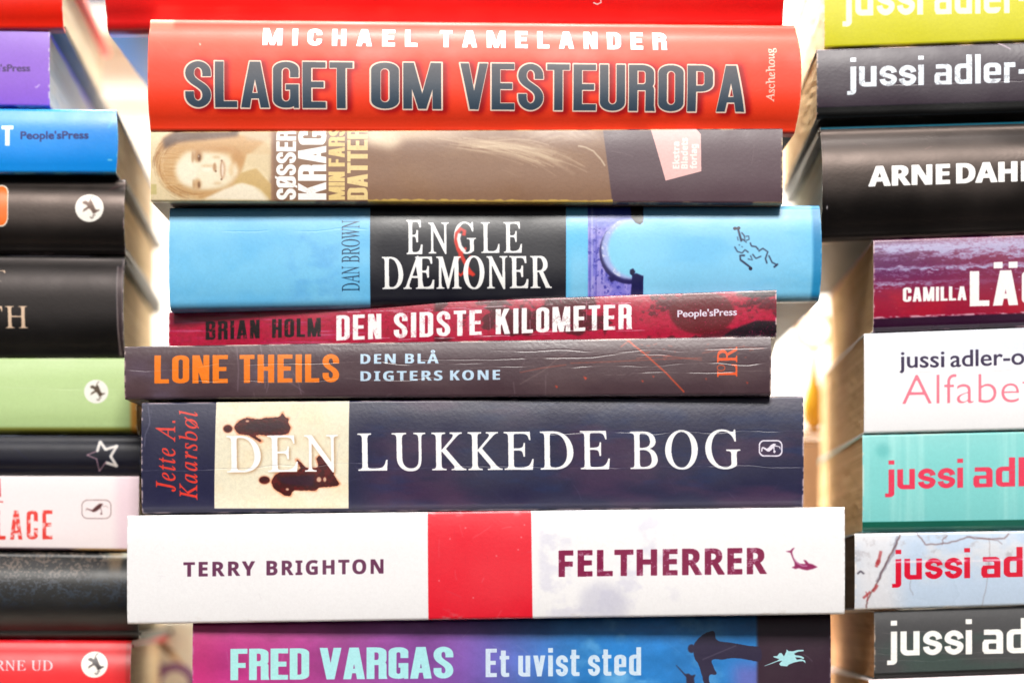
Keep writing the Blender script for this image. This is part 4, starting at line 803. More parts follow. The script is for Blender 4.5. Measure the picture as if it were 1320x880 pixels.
def paint_slaget(C):
    C.c[:] = rgb(254, 70, 42)
    C.fill(fbm(C.X, C.Y, 120, 60, 14) * .35, rgb(255, 74, 52))
    C.fill(seg(C, 186, 222, 4) * (1 - ss(20, 40, C.Y)), rgb(255, 190, 165), .55)
    words = (('SLAGET', 238, 455.4), ('OM', 477.5, 569.6), ('VESTEUROPA', 592.6, 959.6))
    bl = lambda x: 137.4 + (x - 238) * (143.6 - 137.4) / 722
    for off, sft, k in (((4.5, 1.5), 3.0, .95),):
        m = np.zeros((C.H, C.W), np.float32)
        for w, a, b in words:
            m = np.maximum(m, C.tmask(w, (a + off[0], bl(a) + off[1]), (b + off[0], bl(b) + off[1]), 60, F_SLAGET, grow=(2.6, 2.2)))
        C.fill(blur(m, sft * C.T), rgb(150, 8, 26), k)
    for w, a, b in words:
        C.fill(C.tmask(w, (a, bl(a)), (b, bl(b)), 59, F_SLAGET, grow=(1.3, 1.3)), rgb(255, 225, 205))
    g = ss(78, 136, C.Y - (C.X - 238) * .0086)
    colr = np.stack([ (92 - 26 * g) / 255, (92 - 10 * g) / 255, (98 - 0 * g) / 255], -1)
    for w, a, b in words:
        m = C.tmask(w, (a + .8, bl(a) - .5), (b - .8, bl(b) - .5), 58, F_SLAGET)[..., None]
        C.c = C.c * (1 - m) + colr * m
    for w, a, b in (('MICHAEL', 338, 538), ('TAMELANDER', 567, 860.5)):
        y = lambda x: 57.6 + (x - 338) * 6.4 / 522
        m = C.tmask(w, (a + 2, y(a) + 1.5), (b + 2, y(b) + 1.5), 26, F_WIDE)
        C.fill(blur(m, 1.6 * C.T), rgb(190, 40, 40), .55)
        C.text(w, (a, y(a)), (b, y(b)), 25.4, F_WIDE, WHITE)
    C.text('Aschehoug', (995, 131), (995, 61.5), 9.8, 'serif', rgb(255, 205, 190), grow=(.25, .25))
    C.poly([(256, 54), (258.5, 56), (257.5, 58.5)], rgb(255, 220, 210), soft=.4)
    C.scratches(8, 5, rgb(255, 160, 140), .3)
    C.edgewear(seed=4, k=.4, col=rgb(255, 190, 160)); C.grain(.02)
make_book('hard', frame(191, 1027, -.006, -.002, top=(191, 18, 1027, 26), bot=(191, 165, 1027, 168)), paint_slaget,
          'thick bright red hardcover with big dark grey outlined capitals under small white ones', MID,
          rgb(250, 58, 44), back=rgb(30, 30, 40), rt=.003, rb=.0016, bulge=.0046, endb=(.0002, .0016), rough=.52, spec=.42, wave=.0002)

def paint_sosser(C):
    C.c[:] = rgb(142, 108, 86)
    n = fbm(C.X, C.Y, 60, 25, 31)
    C.fill(ss(.45, .7, n) * seg(C, 470, 790), rgb(152, 118, 92), .5)
    C.fill(1 - ss(344, 352, C.X), rgb(232, 212, 172))
    # sepia portrait lying on its side, crown of the head to the left
    E = lambda x, y: (190 + x / 7.76, 160 + y / 7.76)
    def pl(pts, col, soft, k=1.0): C.poly([E(*p) for p in pts], col, soft=soft, k=k)
    def el(x, y, rx, ry, col, soft, k=1.0): C.ell(190 + x / 7.76, 160 + y / 7.76, rx / 7.76, ry / 7.76, col, soft=soft, k=k)
    pl([(70, 330), (110, 200), (170, 120), (300, 55), (700, 60), (960, 110), (1200, 180), (1240, 300), (1000, 300), (940, 480), (860, 620), (700, 725), (520, 750), (330, 725), (190, 640), (95, 480)], rgb(206, 164, 112), 1.3)
    r = random.Random(4)
    for k in range(150):                       # strands of hair round the head
        t = r.uniform(-.15, 1.0); q_ = r.uniform(.80, 1.12)
        a0 = math.radians(95 + 175 * t); a1 = a0 + r.uniform(.25, .6)
        P_ = [E(480 + 395 * q_ * math.cos(a0 + (a1 - a0) * s_ / 5) * 1.0, 415 - 335 * q_ * math.sin(a0 + (a1 - a0) * s_ / 5)) for s_ in range(6)]
        C.line(P_, r.uniform(.5, 1.3), r.choice((rgb(160, 108, 60), rgb(226, 194, 146), rgb(132, 86, 52), rgb(240, 216, 172))), soft=r.choice((.3, .6)), k=r.uniform(.2, .5))
    for k in range(60):                        # fringe combed down over the brow
        y_ = r.uniform(190, 640); x_ = r.uniform(120, 200)
        C.line([E(x_, y_), E(x_ + 100, y_ + r.uniform(-14, 14)), E(x_ + r.uniform(160, 300), y_ + r.uniform(-30, 30))], r.uniform(.5, 1.2), r.choice((rgb(180, 130, 76), rgb(234, 206, 158), rgb(206, 158, 100))), soft=.5, k=r.uniform(.25, .55))
    pl([(150, 150), (300, 50), (920, 60), (900, 120), (600, 150), (300, 180), (170, 250)], rgb(84, 60, 50), 2.2, .85)
    pl([(900, 60), (1240, 60), (1240, 180), (1000, 160)], rgb(196, 170, 138), 2.0, .7)
    el(600, 460, 300, 205, rgb(242, 228, 198), 3.6)
    el(520, 440, 230, 190, rgb(244, 232, 204), 3.4, .85)
    el(400, 480, 110, 130, rgb(246, 236, 212), 3.0, .7)
    el(660, 250, 250, 36, rgb(196, 146, 94), 2.6, .75)      # shaded far cheek and jaw
    el(900, 350, 60, 90, rgb(196, 146, 92), 2.4, .7)
    el(700, 690, 230, 34, rgb(206, 160, 106), 2.2, .7)
    el(505, 320, 46, 62, rgb(176, 124, 76), 1.7, .75)       # eye sockets
    el(500, 600, 40, 58, rgb(196, 146, 94), 1.6, .7)
    el(518, 335, 15, 36, rgb(96, 60, 40), .75, .85)
    el(515, 605, 12, 34, rgb(110, 72, 48), .75, .8)
    el(512, 322, 6, 9, rgb(250, 240, 220), .4, .7)
    el(452, 330, 12, 60, rgb(160, 108, 62), 1.0, .6)        # brows
    el(462, 600, 10, 50, rgb(170, 120, 72), 1.0, .55)
    el(600, 450, 60, 20, rgb(252, 244, 226), 1.6, .8)       # nose bridge and tip
    el(600, 418, 64, 12, rgb(206, 164, 116), 1.3, .6)
    el(672, 430, 18, 44, rgb(166, 112, 68), 1.1, .7)
    el(684, 470, 10, 12, rgb(110, 68, 44), .6, .7)
    el(752, 455, 24, 92, rgb(188, 124, 84), 1.6, .5)       # mouth
    el(752, 458, 8, 70, rgb(252, 246, 234), .9, .8)
    C.line([E(*q_) for q_ in ((748, 362), (736, 400), (733, 450), (737, 505), (748, 552))], .9, rgb(134, 84, 58), soft=.6, k=.6)
    C.line([E(*q_) for q_ in ((752, 372), (768, 410), (773, 455), (768, 505), (752, 545))], .9, rgb(160, 104, 72), soft=.8, k=.5)
    el(742, 365, 9, 10, rgb(110, 68, 46), .6, .6); el(740, 552, 10, 10, rgb(104, 64, 44), .6, .7)
    el(700, 590, 40, 12, rgb(204, 158, 108), 1.2, .5); el(690, 330, 44, 12, rgb(190, 140, 90), 1.2, .5)
    el(840, 460, 26, 60, rgb(216, 180, 132), 1.6, .6)       # chin
    el(880, 450, 20, 70, rgb(246, 232, 206), 1.6, .6)
    pl([(930, 490), (1090, 440), (1160, 520), (1235, 600), (1235, 760), (1120, 640), (960, 590), (860, 600)], rgb(206, 172, 112), 1.0, .9)
    pl([(560, 745), (760, 650), (940, 590), (1060, 620), (1150, 700), (1190, 760)], rgb(248, 236, 212), 1.4, .95)
    pl([(1000, 420), (1100, 440), (1235, 560), (1235, 120), (1000, 320)], rgb(222, 200, 160), 2.0, .75)
    pl([(20, 600), (90, 600), (90, 700), (20, 700)], rgb(206, 190, 130), .6)
    C.fill(seg(C, 350, 352.5, .5), rgb(170, 130, 100), .5)
    # upright words
    for w, x, cap, col in (('S\u00d8SSER', 381.6, 25.5, WHITE), ('KRAG', 420.6, 36.5, WHITE), ('MIN FARS', 444.4, 21, rgb(238, 208, 140)), ('DATTER', 474.0, 26.5, rgb(240, 212, 150))):
        C.text(w, (x, 257.3), (x, 163 if w in ('DATTER', 'MIN FARS') else 166), cap, F_HEAVY, col, wear=.12)
    # pale horse hair drifting across the brown
    r = random.Random(3)
    C.poly([(474, 170), (505, 168), (520, 182), (505, 192), (474, 186)], rgb(226, 202, 172), soft=5)
    C.fill(ss(470, 478, C.X) * (1 - ss(520, 640, C.X)) * (1 - ss(172, 188, C.Y)), rgb(225, 200, 168), .75)
    for k in range(46):
        t = r.random()
        x0 = r.uniform(560, 650); y0 = r.uniform(178, 190)
        sp = r.uniform(-7, 12)
        pts = [(x0 + 100 * s_ * (1 + .2 * t), y0 + sp * s_ + 22 * s_ * s_ * (.5 + t) + 3 * math.sin(5 * s_ + t * 9)) for s_ in [i / 9 for i in range(10)]]
        C.line(pts, r.uniform(.6, 2.0), rgb(222, 198, 168), soft=r.choice((.4, 1.0, 1.8)), k=r.uniform(.15, .42))
    for k in range(14):
        x0 = r.uniform(660, 700); y0 = r.uniform(170, 190)
        pts = [(x0 + 75 * s_, y0 + r.uniform(-3, 8) * s_ - 10 * math.sin(2.6 * s_)) for s_ in [i / 9 for i in range(10)]]
        C.line(pts, r.uniform(.8, 2.4), rgb(214, 190, 160), soft=1.3, k=.25)
    C.line([(745, 188), (755, 190), (765, 195), (775, 206), (780, 214)], 1.8, rgb(220, 200, 175), soft=.6, k=.8)
    # brown to plum edge
    edge = 777 + (C.Y - 165) * .13
    C.fill(ss(-1, 1, C.X - edge), rgb(92, 72, 80))
    C.poly([(838, 163), (895, 163), (898, 166), (903.5, 173), (904, 221), (858, 233)], rgb(240, 188, 184))
    for w, x, y1 in (('Ekstra', 875.6, 183), ('Bladets', 886.4, 178), ('forlag', 898.2, 186)):
        C.text(w, (x, 217.5), (x, y1), 8.2, 'bold', rgb(252, 236, 230), grow=(.15, .15))
    C.edgewear(seed=7, k=.75, col=rgb(226, 204, 150), bot=1.1, wid=1.8)
    C.fill(seg(C, 474, 790) * ss(.962, .985, C.V + .02 * vnoise(C.X / 5, C.Y * 0, 8)), rgb(222, 186, 96), .95)
    C.scratches(14, 17, rgb(210, 190, 180), .25); C.grain(.035)
make_book('paper', frame(194, 1009, -.001, -.001, top=(194, 169, 1009, 165), bot=(194, 259, 1009, 262)), paint_sosser,
          'thin brown paperback with a sepia portrait lying sideways and upright cream capitals', MID,
          rgb(120, 92, 80), cover=rgb(110, 90, 84), back=rgb(140, 110, 90), rt=.0007, rb=.0009, bulge=.0006, rough=.42, wave=.0002)

def paint_engle(C):
    C.c[:] = rgb(112, 196, 244)
    C.fill(ss(.35, .7, fbm(C.X, C.Y, 80, 60, 51)), rgb(132, 208, 246), .7)
    C.fill(ss(.5, .8, fbm(C.X, C.Y, 30, 22, 55)) * seg(C, 370, 440, 20), rgb(96, 174, 236), .5)
    # arch on the right: pale sky seen through a lilac ruin
    C.fill(seg(C, 729, 760, 1), rgb(96, 196, 244)); 
    C.fill(seg(C, 733, 760, 8) * ss(290, 350, C.Y), rgb(158, 216, 246), .6)
    ru = seg(C, 758, 829, .8)
    C.fill(ru, rgb(122, 120, 214))
    n = fbm(C.X, C.Y, 9, 12, 61); n2 = fbm(C.X, C.Y, 4, 5, 67)
    C.fill(ru * ss(.42, .7, n), rgb(168, 160, 232), .9)
    C.fill(ru * ss(.58, .75, n2), rgb(66, 66, 170), .8)
    C.fill(ru * (1 - ss(283, 298, C.Y)), rgb(28, 62, 178), .8)  # overhang shadow along the top of the arch, put into the colour
    for x in (760.5, 768.5): C.fill(seg(C, x - .5, x + .5, .7), rgb(70, 64, 160), .6)
    C.fill(seg(C, 762, 764.5, 1.2), rgb(190, 190, 240), .5)
    cd = np.hypot((C.X - 812) / 37.5, (C.Y - 322) / 40.5)
    # crescent: lit rim of the vault, dark under it
    C.ell(811, 325, 38.5, 41, rgb(46, 42, 96), soft=.4)
    C.ell(812.5, 320.5, 37.4, 39.3, rgb(170, 184, 238), soft=1.3)
    C.fill(C.mask([('+', [circ(812.5, 320.5, 37, 39, 28)])]) * ss(.45, .7, n2) * (C.X < 800), rgb(224, 228, 248), .8)
    C.ell(818, 321, 34.5, 36.5, rgb(140, 216, 248), soft=1.6)
    C.fill(seg(C, 812, 842, 6) * ss(290, 300, C.Y) * (1 - ss(342, 352, C.Y)), rgb(140, 214, 248))
    C.poly([(813, 262), (829.5, 262), (829, 286), (825, 289.5), (819, 287), (814, 280)], rgb(22, 26, 44), soft=.5)
    C.poly([(815, 354), (820, 352), (829.5, 356), (829.5, 400), (812, 400)], rgb(34, 30, 84), soft=.6)
    C.poly([(812, 348), (816, 346), (819, 350), (816, 356), (812, 353)], rgb(30, 20, 70), soft=.4)
    C.poly([(783, 357), (790, 356), (795, 360), (788, 364)], rgb(40, 34, 90), soft=.7)
    C.fill(ss(829.3, 830.2, C.X), rgb(118, 200, 245))
    C.fill(ss(829.0, 830, C.X) * (1 - ss(832, 890, C.X)) * ss(286, 296, C.Y), rgb(140, 214, 248), .9)
    C.fill(ss(829.3, 830.2, C.X) * ss(.4, .7, fbm(C.X, C.Y, 90, 40, 53)), rgb(140, 212, 247), .7)
    # black panel
    C.fill(seg(C, 477, 729.6, .5), rgb(38, 34, 46))
    A = lambda x, y: (470 + x / 4.89, 270 + y / 4.89)
    def amp():
        C.line([A(*p) for p in ((625, 165), (630, 135), (605, 120), (582, 150), (576, 200), (590, 250), (625, 320), (660, 385), (690, 415))], 5.0, rgb(214, 52, 40), soft=.3)
        C.line([A(*p) for p in ((640, 240), (600, 290), (575, 340), (580, 390), (605, 415), (630, 390), (650, 340), (668, 290))], 3.4, rgb(214, 52, 40), soft=.3)
        C.poly([A(640, 355), A(665, 390), A(700, 415), A(655, 412)], rgb(220, 60, 44), soft=.3)
    C.text('NGLE', (552.5, 326.5), (672.4, 325.6), 39.6, 'serif', WHITE, track=.17, grow=(.75, .15))
    C.text('E', (524.2, 327.4), (544, 327.4), 44.0, 'serif', WHITE, grow=(.8, .2))
    amp()
    C.line([A(*p) for p in ((600, 150), (592, 185), (603, 232), (632, 268))], 4.6, rgb(250, 246, 242), soft=.3)
    C.text('D\u00c6MONER', (493, 372), (710.4, 370.6), 40.6, 'serif', WHITE, track=.05, grow=(.8, .15))
    C.text('DAN BROWN', (463.2, 375), (463.2, 283.8), 22.5, 'serif', rgb(34, 66, 96), grow=(.1, 0))
    # little imp in thin lines
    V = lambda x, y: (900 + x / 6.77, 270 + y / 6.77)
    ink = rgb(30, 34, 62)
    for pts, w in ((((345, 165), (365, 240), (375, 280)), 16), (((375, 200), (400, 230), (405, 270), (370, 258)), 9), (((318, 166), (350, 164)), 14), (((410, 235), (438, 232), (442, 262), (415, 272)), 8),
                   (((315, 325), (340, 368), (380, 380), (408, 350)), 9), (((450, 290), (462, 320), (500, 325), (522, 352)), 11), (((522, 365), (560, 340), (602, 370), (582, 430), (596, 472)), 11), (((610, 400), (640, 462), (676, 480)), 10),
                   (((655, 505), (690, 475)), 14), (((470, 390), (500, 428), (546, 408)), 10), (((405, 402), (362, 402), (366, 440), (420, 480), (452, 505), (462, 524)), 15), (((430, 432), (470, 442), (452, 402)), 9), (((340, 238), (347, 272)), 6),
                   (((375, 322), (386, 330)), 6), (((352, 306), (360, 314)), 6), (((410, 355), (436, 376)), 9), (((385, 260), (420, 290)), 7)):
        C.line([V(*p) for p in pts], w / 6.77, ink, soft=.2)
    C.ell(*V(320, 166), 2.6, 2.1, ink); C.ell(*V(352, 162), 2.2, 2.0, ink); C.ell(*V(454, 516), 2.3, 2.3, ink)
    C.crease(300, 296, 225, 470, 5, rgb(160, 215, 245), .2)
    C.fill(ss(1043, 1049, C.X), rgb(20, 120, 176), .75)
    C.edgewear(seed=9, k=.35, col=rgb(205, 235, 250)); C.grain(.03)
make_book('hard', frame(218, 1057, .0055, .0045, top=(218, 266, 1057, 263), bot=(218, 399, 1057, 386)), paint_engle,
          'thick sky blue hardcover with a black title panel and a lilac stone arch', MID,
          rgb(70, 160, 215), cover=rgb(20, 70, 110), back=rgb(24, 90, 140), rt=.0022, rb=.0035, bulge=.0012, endb=(.0002, .0006), rough=.4, wave=.0003)

def paint_km(C):
    C.c[:] = rgb(182, 22, 66)
    n = fbm(C.X, C.Y, 46, 26, 71)
    nm = n * .7 + fbm(C.X, C.Y, 7, 5, 72) * .3
    C.fill(seg(C, 560, 1010, 20) * ss(.52, .60, nm) * .85, rgb(80, 24, 44))
    C.fill(ss(.5, .62, fbm(C.X, C.Y, 5, 4, 76)), rgb(140, 16, 52), .35)
    C.fill(seg(C, 560, 838, 3) * ss(.50, .57, fbm(C.X, C.Y, 40, 26, 74)), rgb(76, 24, 42), .85)
    C.ell(905, 403, 42, 28, rgb(104, 18, 44), soft=1.2)
    C.poly([(930, 434), (945, 424), (975, 413), (1010, 414), (1010, 445), (925, 445)], rgb(46, 26, 44), soft=.8)
    C.poly([(940, 372), (1010, 368), (1010, 379), (985, 384), (960, 382)], rgb(56, 24, 44), soft=.8)
    n2 = vnoise(C.X / 1.2, C.Y / 1.2, 79)
    C.fill(ss(.80, .95, n2), rgb(206, 60, 104), .6); C.fill(ss(.80, .95, 1 - n2), rgb(110, 10, 44), .5)
    sc = fbm(C.X, C.Y, 60, 3, 83)
    C.fill(seg(C, 216, 480, 30) * ss(.58, .8, sc), rgb(214, 150, 170), .5)
    C.text('BRIAN HOLM', (265, 438), (413.5, 433.5), 24, F_KM, rgb(44, 12, 30), wear=.6)
    for w, a, b in (('DEN', 433.5, 491.5), ('SIDSTE', 507.5, 621), ('KILOMETER', 639, 815)):
        y = lambda x: 438.8 + (x - 433) * (424.0 - 438.8) / 382
        C.text(w, (a, y(a)), (b, y(b)), 32.5, F_KM, WHITE, wear=.25, track=-.01)
    r = random.Random(8)
    for k in range(60):
        x = r.uniform(440, 815); y0 = 438.8 + (x - 433) * (424.0 - 438.8) / 382
        if r.random() < .5:
            y = y0 - r.choice((-2, 1, 34, 36)); l = r.uniform(5, 30)
            C.line([(x, y), (x + l, y - l * .03)], r.uniform(.4, .9), WHITE, k=.6)
        else:
            l = r.uniform(5, 26); y = y0 - r.uniform(-3, 20)
            C.line([(x, y), (x + r.uniform(-.6, .6), y - l)], r.uniform(.4, .8), rgb(250, 220, 225), k=.45)
    C.text("People'sPress", (873.6, 408.6), (949.6, 406.0), 8.6, 'sans', rgb(226, 220, 236), grow=(.45, .25))
    C.fill(seg(C, 600, 1004, 20) * ss(.93, .99, C.V) * ss(.45, .6, fbm(C.X, C.Y, 6, 3, 91)), rgb(226, 214, 190), .8)
    C.edgewear(seed=11, k=.8, col=rgb(236, 214, 205), ends=1.4); C.grain(.05)
make_book('paper', frame(217, 1001, .015, -.003, top=(217, 401.5, 1001, 373), bot=(217, 462, 1001, 434)), paint_km,
          'worn crimson paperback with rough white capitals, under the sky blue hardcover', MID,
          rgb(164, 20, 62), back=rgb(24, 18, 24), pages=rgb(240, 214, 172), rt=.0006, rb=.0008, bulge=.0004, rough=.3, coat=.25, bump=.4, wave=.0004)

def paint_theils(C):
    C.c[:] = rgb(84, 66, 72)
    n = fbm(C.X, C.Y, 90, 40, 101)
    C.fill(ss(.4, .75, n), rgb(104, 84, 86), .5)
    C.fill(seg(C, 160, 420, 40) * ss(.45, .8, fbm(C.X, C.Y, 70, 40, 105)), rgb(116, 104, 128), .5)
    for w, a, b in (('LONE', 198.7, 293.6), ('THEILS', 308.6, 437.2)):
        y = lambda x: 494 - (x - 198) * 1.6 / 240
        C.text(w, (a, y(a)), (b, y(b)), 36.2, F_THEILS, rgb(252, 132, 44))
    for w, a, b, ya, yb in (('DEN', 465, 509.5, 468.8, 468.4), ('BL\u00c5', 522.5, 565.2, 468.3, 468.2), ('DIGTERS', 465, 570, 491, 490), ('KONE', 580.5, 644.2, 490, 489.2)):
        C.text(w, (a, ya), (b, yb), 12.6, 'bold', rgb(196, 224, 246), track=.16, grow=(.35, .1))
    org = rgb(246, 96, 50)
    C.text('R', (950, 467.2), (950, 446.8), 25, 'serif', org, grow=(.35, .2))
    C.text('L', (950, 485.4), (950, 469.6), 25, 'serif', org, grow=(.35, .2))
    C.ell(929.5, 474, 5.5, 4.2, org, hole=1.1, k=.8)
    C.line([(806, 436), (830, 455), (858, 480), (882, 505)], 1.5, rgb(240, 92, 58), soft=.3, k=.9)
    C.line([(800, 447), (812, 438), (818, 447)], 1.2, rgb(226, 90, 60), soft=.3, k=.7)
    for pts in (((820, 462), (850, 458), (870, 460), (905, 464)), ((670, 480), (700, 474), (730, 470)), ((735, 468), (790, 466), (850, 463), (905, 461)), ((905, 455), (930, 450), (955, 447), (985, 449))):
        C.line(pts, .8, rgb(224, 96, 70), soft=.3, k=.55)
    r = random.Random(12)
    for k in range(26):
        x = r.choice((r.uniform(820, 870), r.uniform(905, 985))); y = r.uniform(443, 463)
        C.line([(x, y), (x + r.uniform(2, 6), y + r.uniform(-2, 2))], .8, rgb(230, 92, 66), soft=.2, k=.6)
    for x, y, q in ((754, 487, 2.2), (717, 498, 1.8), (828, 491, 1.5), (842, 485, 1.3), (963, 493, 1.4), (910, 488, 1.2)):
        C.poly([(x - q, y - q), (x + q * 1.3, y), (x + q * .3, y + q * 1.2)], rgb(236, 84, 60), soft=.3, k=.85)
    for k, (a, b, x0, x1) in enumerate(((453, 449, 640, 990), (463, 457, 540, 860), (475, 468, 600, 980), (482, 476, 780, 985), (492, 488, 250, 560), (470, 466, 300, 620), (478, 470, 165, 300))):
        C.crease(a, b, x0, x1, 20 + k, rgb(196, 180, 176), .36, amp=2.6)
    for pts in (((335, 444), (342, 500)), ((305, 448), (306, 505)), ((378, 480), (388, 508)), ((372, 492), (392, 506)), ((345, 486), (343, 506))):
        C.line([pts[0], ((pts[0][0] + pts[1][0]) / 2 + 2, (pts[0][1] + pts[1][1]) / 2), pts[1]], .9, rgb(176, 150, 170), soft=.5, k=.4)
    C.line([(745, 445), (722, 460), (700, 478), (670, 495)], 1.0, rgb(170, 146, 140), soft=.6, k=.35)
    C.scratches(26, 33, rgb(190, 170, 180), .35)
    C.edgewear(seed=13, k=.85, col=rgb(214, 190, 180), top=1.3, bot=.2, wid=1.3); C.grain(.04)
make_book('paper', frame(160, 994, .002, -.008, top=(160, 446, 994, 433), bot=(160, 514, 994, 509)), paint_theils,
          'creased grey brown paperback with orange capitals, pale blue title and an orange scratch', MID,
          rgb(84, 66, 72), back=rgb(30, 26, 34), pages=rgb(238, 200, 148), rt=.0008, rb=.0012, bulge=.0006, rough=.36, bump=.5, wave=.0003)

def paint_jette(C):
    C.c[:] = rgb(50, 50, 74)
    n = fbm(C.X, C.Y, 110, 36, 111)
    C.fill(ss(.42, .7, n) * ss(450, 500, C.X), rgb(78, 58, 82), .7)
    C.fill(ss(.5, .8, fbm(C.X, C.Y, 70, 20, 117)) * ss(450, 500, C.X), rgb(44, 56, 92), .6)
    xe0 = 278 - (C.Y - 520) * .018; xe1 = 450 - (C.Y - 520) * .008
    pm = ss(-.5, .5, C.X - xe0) * (1 - ss(-.5, .5, C.X - xe1)) * ss(515.5, 516.8, C.Y) * (1 - ss(654.2, 655.4, C.Y))
    C.fill(pm, rgb(240, 232, 206))
    C.fill(pm * ss(.45, .8, fbm(C.X, C.Y, 40, 30, 121)), rgb(246, 226, 190), .6)
    Q = lambda x, y: (270 + x / 5.87, 510 + y / 5.87)
    f1 = [(185, 240), (215, 190), (290, 163), (370, 182), (430, 163), (530, 163), (552, 122), (567, 163), (602, 168), (590, 200), (618, 240), (590, 292), (440, 300), (330, 292), (402, 342), (385, 352), (290, 292), (215, 290)]
    f2 = [(465, 650), (500, 590), (560, 568), (700, 562), (652, 480), (668, 478), (728, 548), (830, 545), (806, 470), (832, 450), (880, 490), (940, 555), (942, 605), (988, 665), (960, 682), (820, 692), (805, 718), (630, 708), (612, 757), (560, 752), (488, 700)]
    for f, hd in ((f1, (138, 248, 33, 28)), (f2, (415, 636, 40, 28))):
        for g, col, sf, k in ((5, rgb(222, 90, 40), 1.1, .55), (0, rgb(74, 20, 24), .45, 1)):
            if g: C.fill(C.mask([('+', [[Q(*p) for p in f]])], grow=(g * .22, g * .22), soft=sf), col, k)
            else: C.ragged([Q(*p) for p in f], col, k, amt=.8, sz=1.3, soft=.7, seed=hd[0])
            C.ell(*Q(hd[0], hd[1]), hd[2] / 5.87 + g * .2, hd[3] / 5.87 + g * .2, col, soft=sf, k=k)
    C.fill(pm * ss(.5, .62, fbm(C.X, C.Y, 4, 3, 127)) * ss(.10, .3, 1 - C.c[..., 1]) * (C.c[..., 0] < .5), rgb(116, 44, 36), .55)
    C.poly([Q(*p) for p in ((230, 255), (300, 200), (560, 190), (580, 240), (440, 280))], rgb(58, 34, 50), soft=2, k=.8)
    C.poly([Q(*p) for p in ((510, 610), (800, 590), (795, 690), (620, 680), (540, 660))], rgb(56, 40, 56), soft=2, k=.8)
    for x, y, a, b in ((285, 190, 14, 8), (588, 706, 13, 10), (828, 632, 18, 20), (872, 632, 12, 18)):
        C.ell(*Q(x, y), a / 5.87, b / 5.87, rgb(232, 190, 160), soft=.5, k=.9)
    # title: DEN with a soft warm shade on the cream, the rest plain
    sh = C.tmask('DEN', (293.6, 610), (436.6, 608.6), 46.6, 'serif', track=.10, grow=(.8, .3))
    C.fill(blur(sh, 1.6 * C.T) * pm, rgb(150, 96, 56), .55)
    C.text('DEN', (292, 608.4), (435, 607), 46.6, 'serif', WHITE, track=.10, grow=(.55, .18))
    for w, a, b in (('LUKKEDE', 461, 785.8), ('BOG', 812, 954)):
        y = lambda x: 606.3 - (x - 461) * 3.2 / 493
        C.text(w, (a, y(a)), (b, y(b)), 47.6, 'serif', WHITE, track=.105, grow=(.5, .15), cap1=49)
    red = rgb(226, 66, 56)
    C.text('Jette A.', (225.5, 633), (225.5, 542), 24.5, 'italic', red, track=.09, grow=(.2, .2))
    C.text('Kaarsb\u00f8l', (253.8, 643.5), (253.8, 529), 22.5, 'italic', red, track=.12, grow=(.2, .2))
    # emblem: rounded frame and leaping figure
    ce = rgb(238, 232, 246)
    C.fill(C.mask([('+', [rr(978, 566.8, 1008.8, 588.2, 7, 7)]), ('-', [rr(979.8, 568.6, 1007, 586.4, 5.6, 5.6)])]), ce)
    K = lambda x, y: (970 + x / 22, 560 + y / 22)
    C.poly([K(*p) for p in ((240, 480), (262, 352), (310, 345), (410, 392), (450, 368), (520, 290), (600, 250), (668, 260), (645, 300), (700, 308), (792, 338), (796, 440), (755, 352), (690, 338), (625, 332), (622, 430), (662, 470), (632, 528), (586, 500), (598, 450), (588, 382), (540, 430), (470, 482), (418, 472), (330, 407), (292, 388), (278, 480))], ce)
    C.crease(607, 597, 184, 470, 40, rgb(150, 146, 170), .45); C.crease(603, 600, 460, 1034, 44, rgb(146, 140, 166), .38)
    C.crease(558, 556, 700, 1030, 47, rgb(120, 110, 150), .3)
    C.scratches(30, 44, rgb(150, 140, 170), .3)
    C.line([(190, 522), (193, 545), (187, 560), (186, 575)], .8, rgb(150, 150, 170), soft=.3, k=.6)
    C.edgewear(seed=15, k=.85, col=rgb(196, 176, 180), top=1.2, ends=1.4, wid=1.2); C.grain(.05)
make_book('paper', frame(182, 1036, .001, -.004, top=(182, 518.5, 1036, 510), bot=(182, 661, 1036, 653.5)), paint_jette,
          'dark blue paperback with a cream panel of two brown silhouettes and a white serif title', MID,
          rgb(50, 50, 74), back=rgb(26, 28, 42), pages=rgb(232, 214, 186), rt=.0008, rb=.0024, bulge=.0010, rough=.38, bump=.4, wave=.0003)

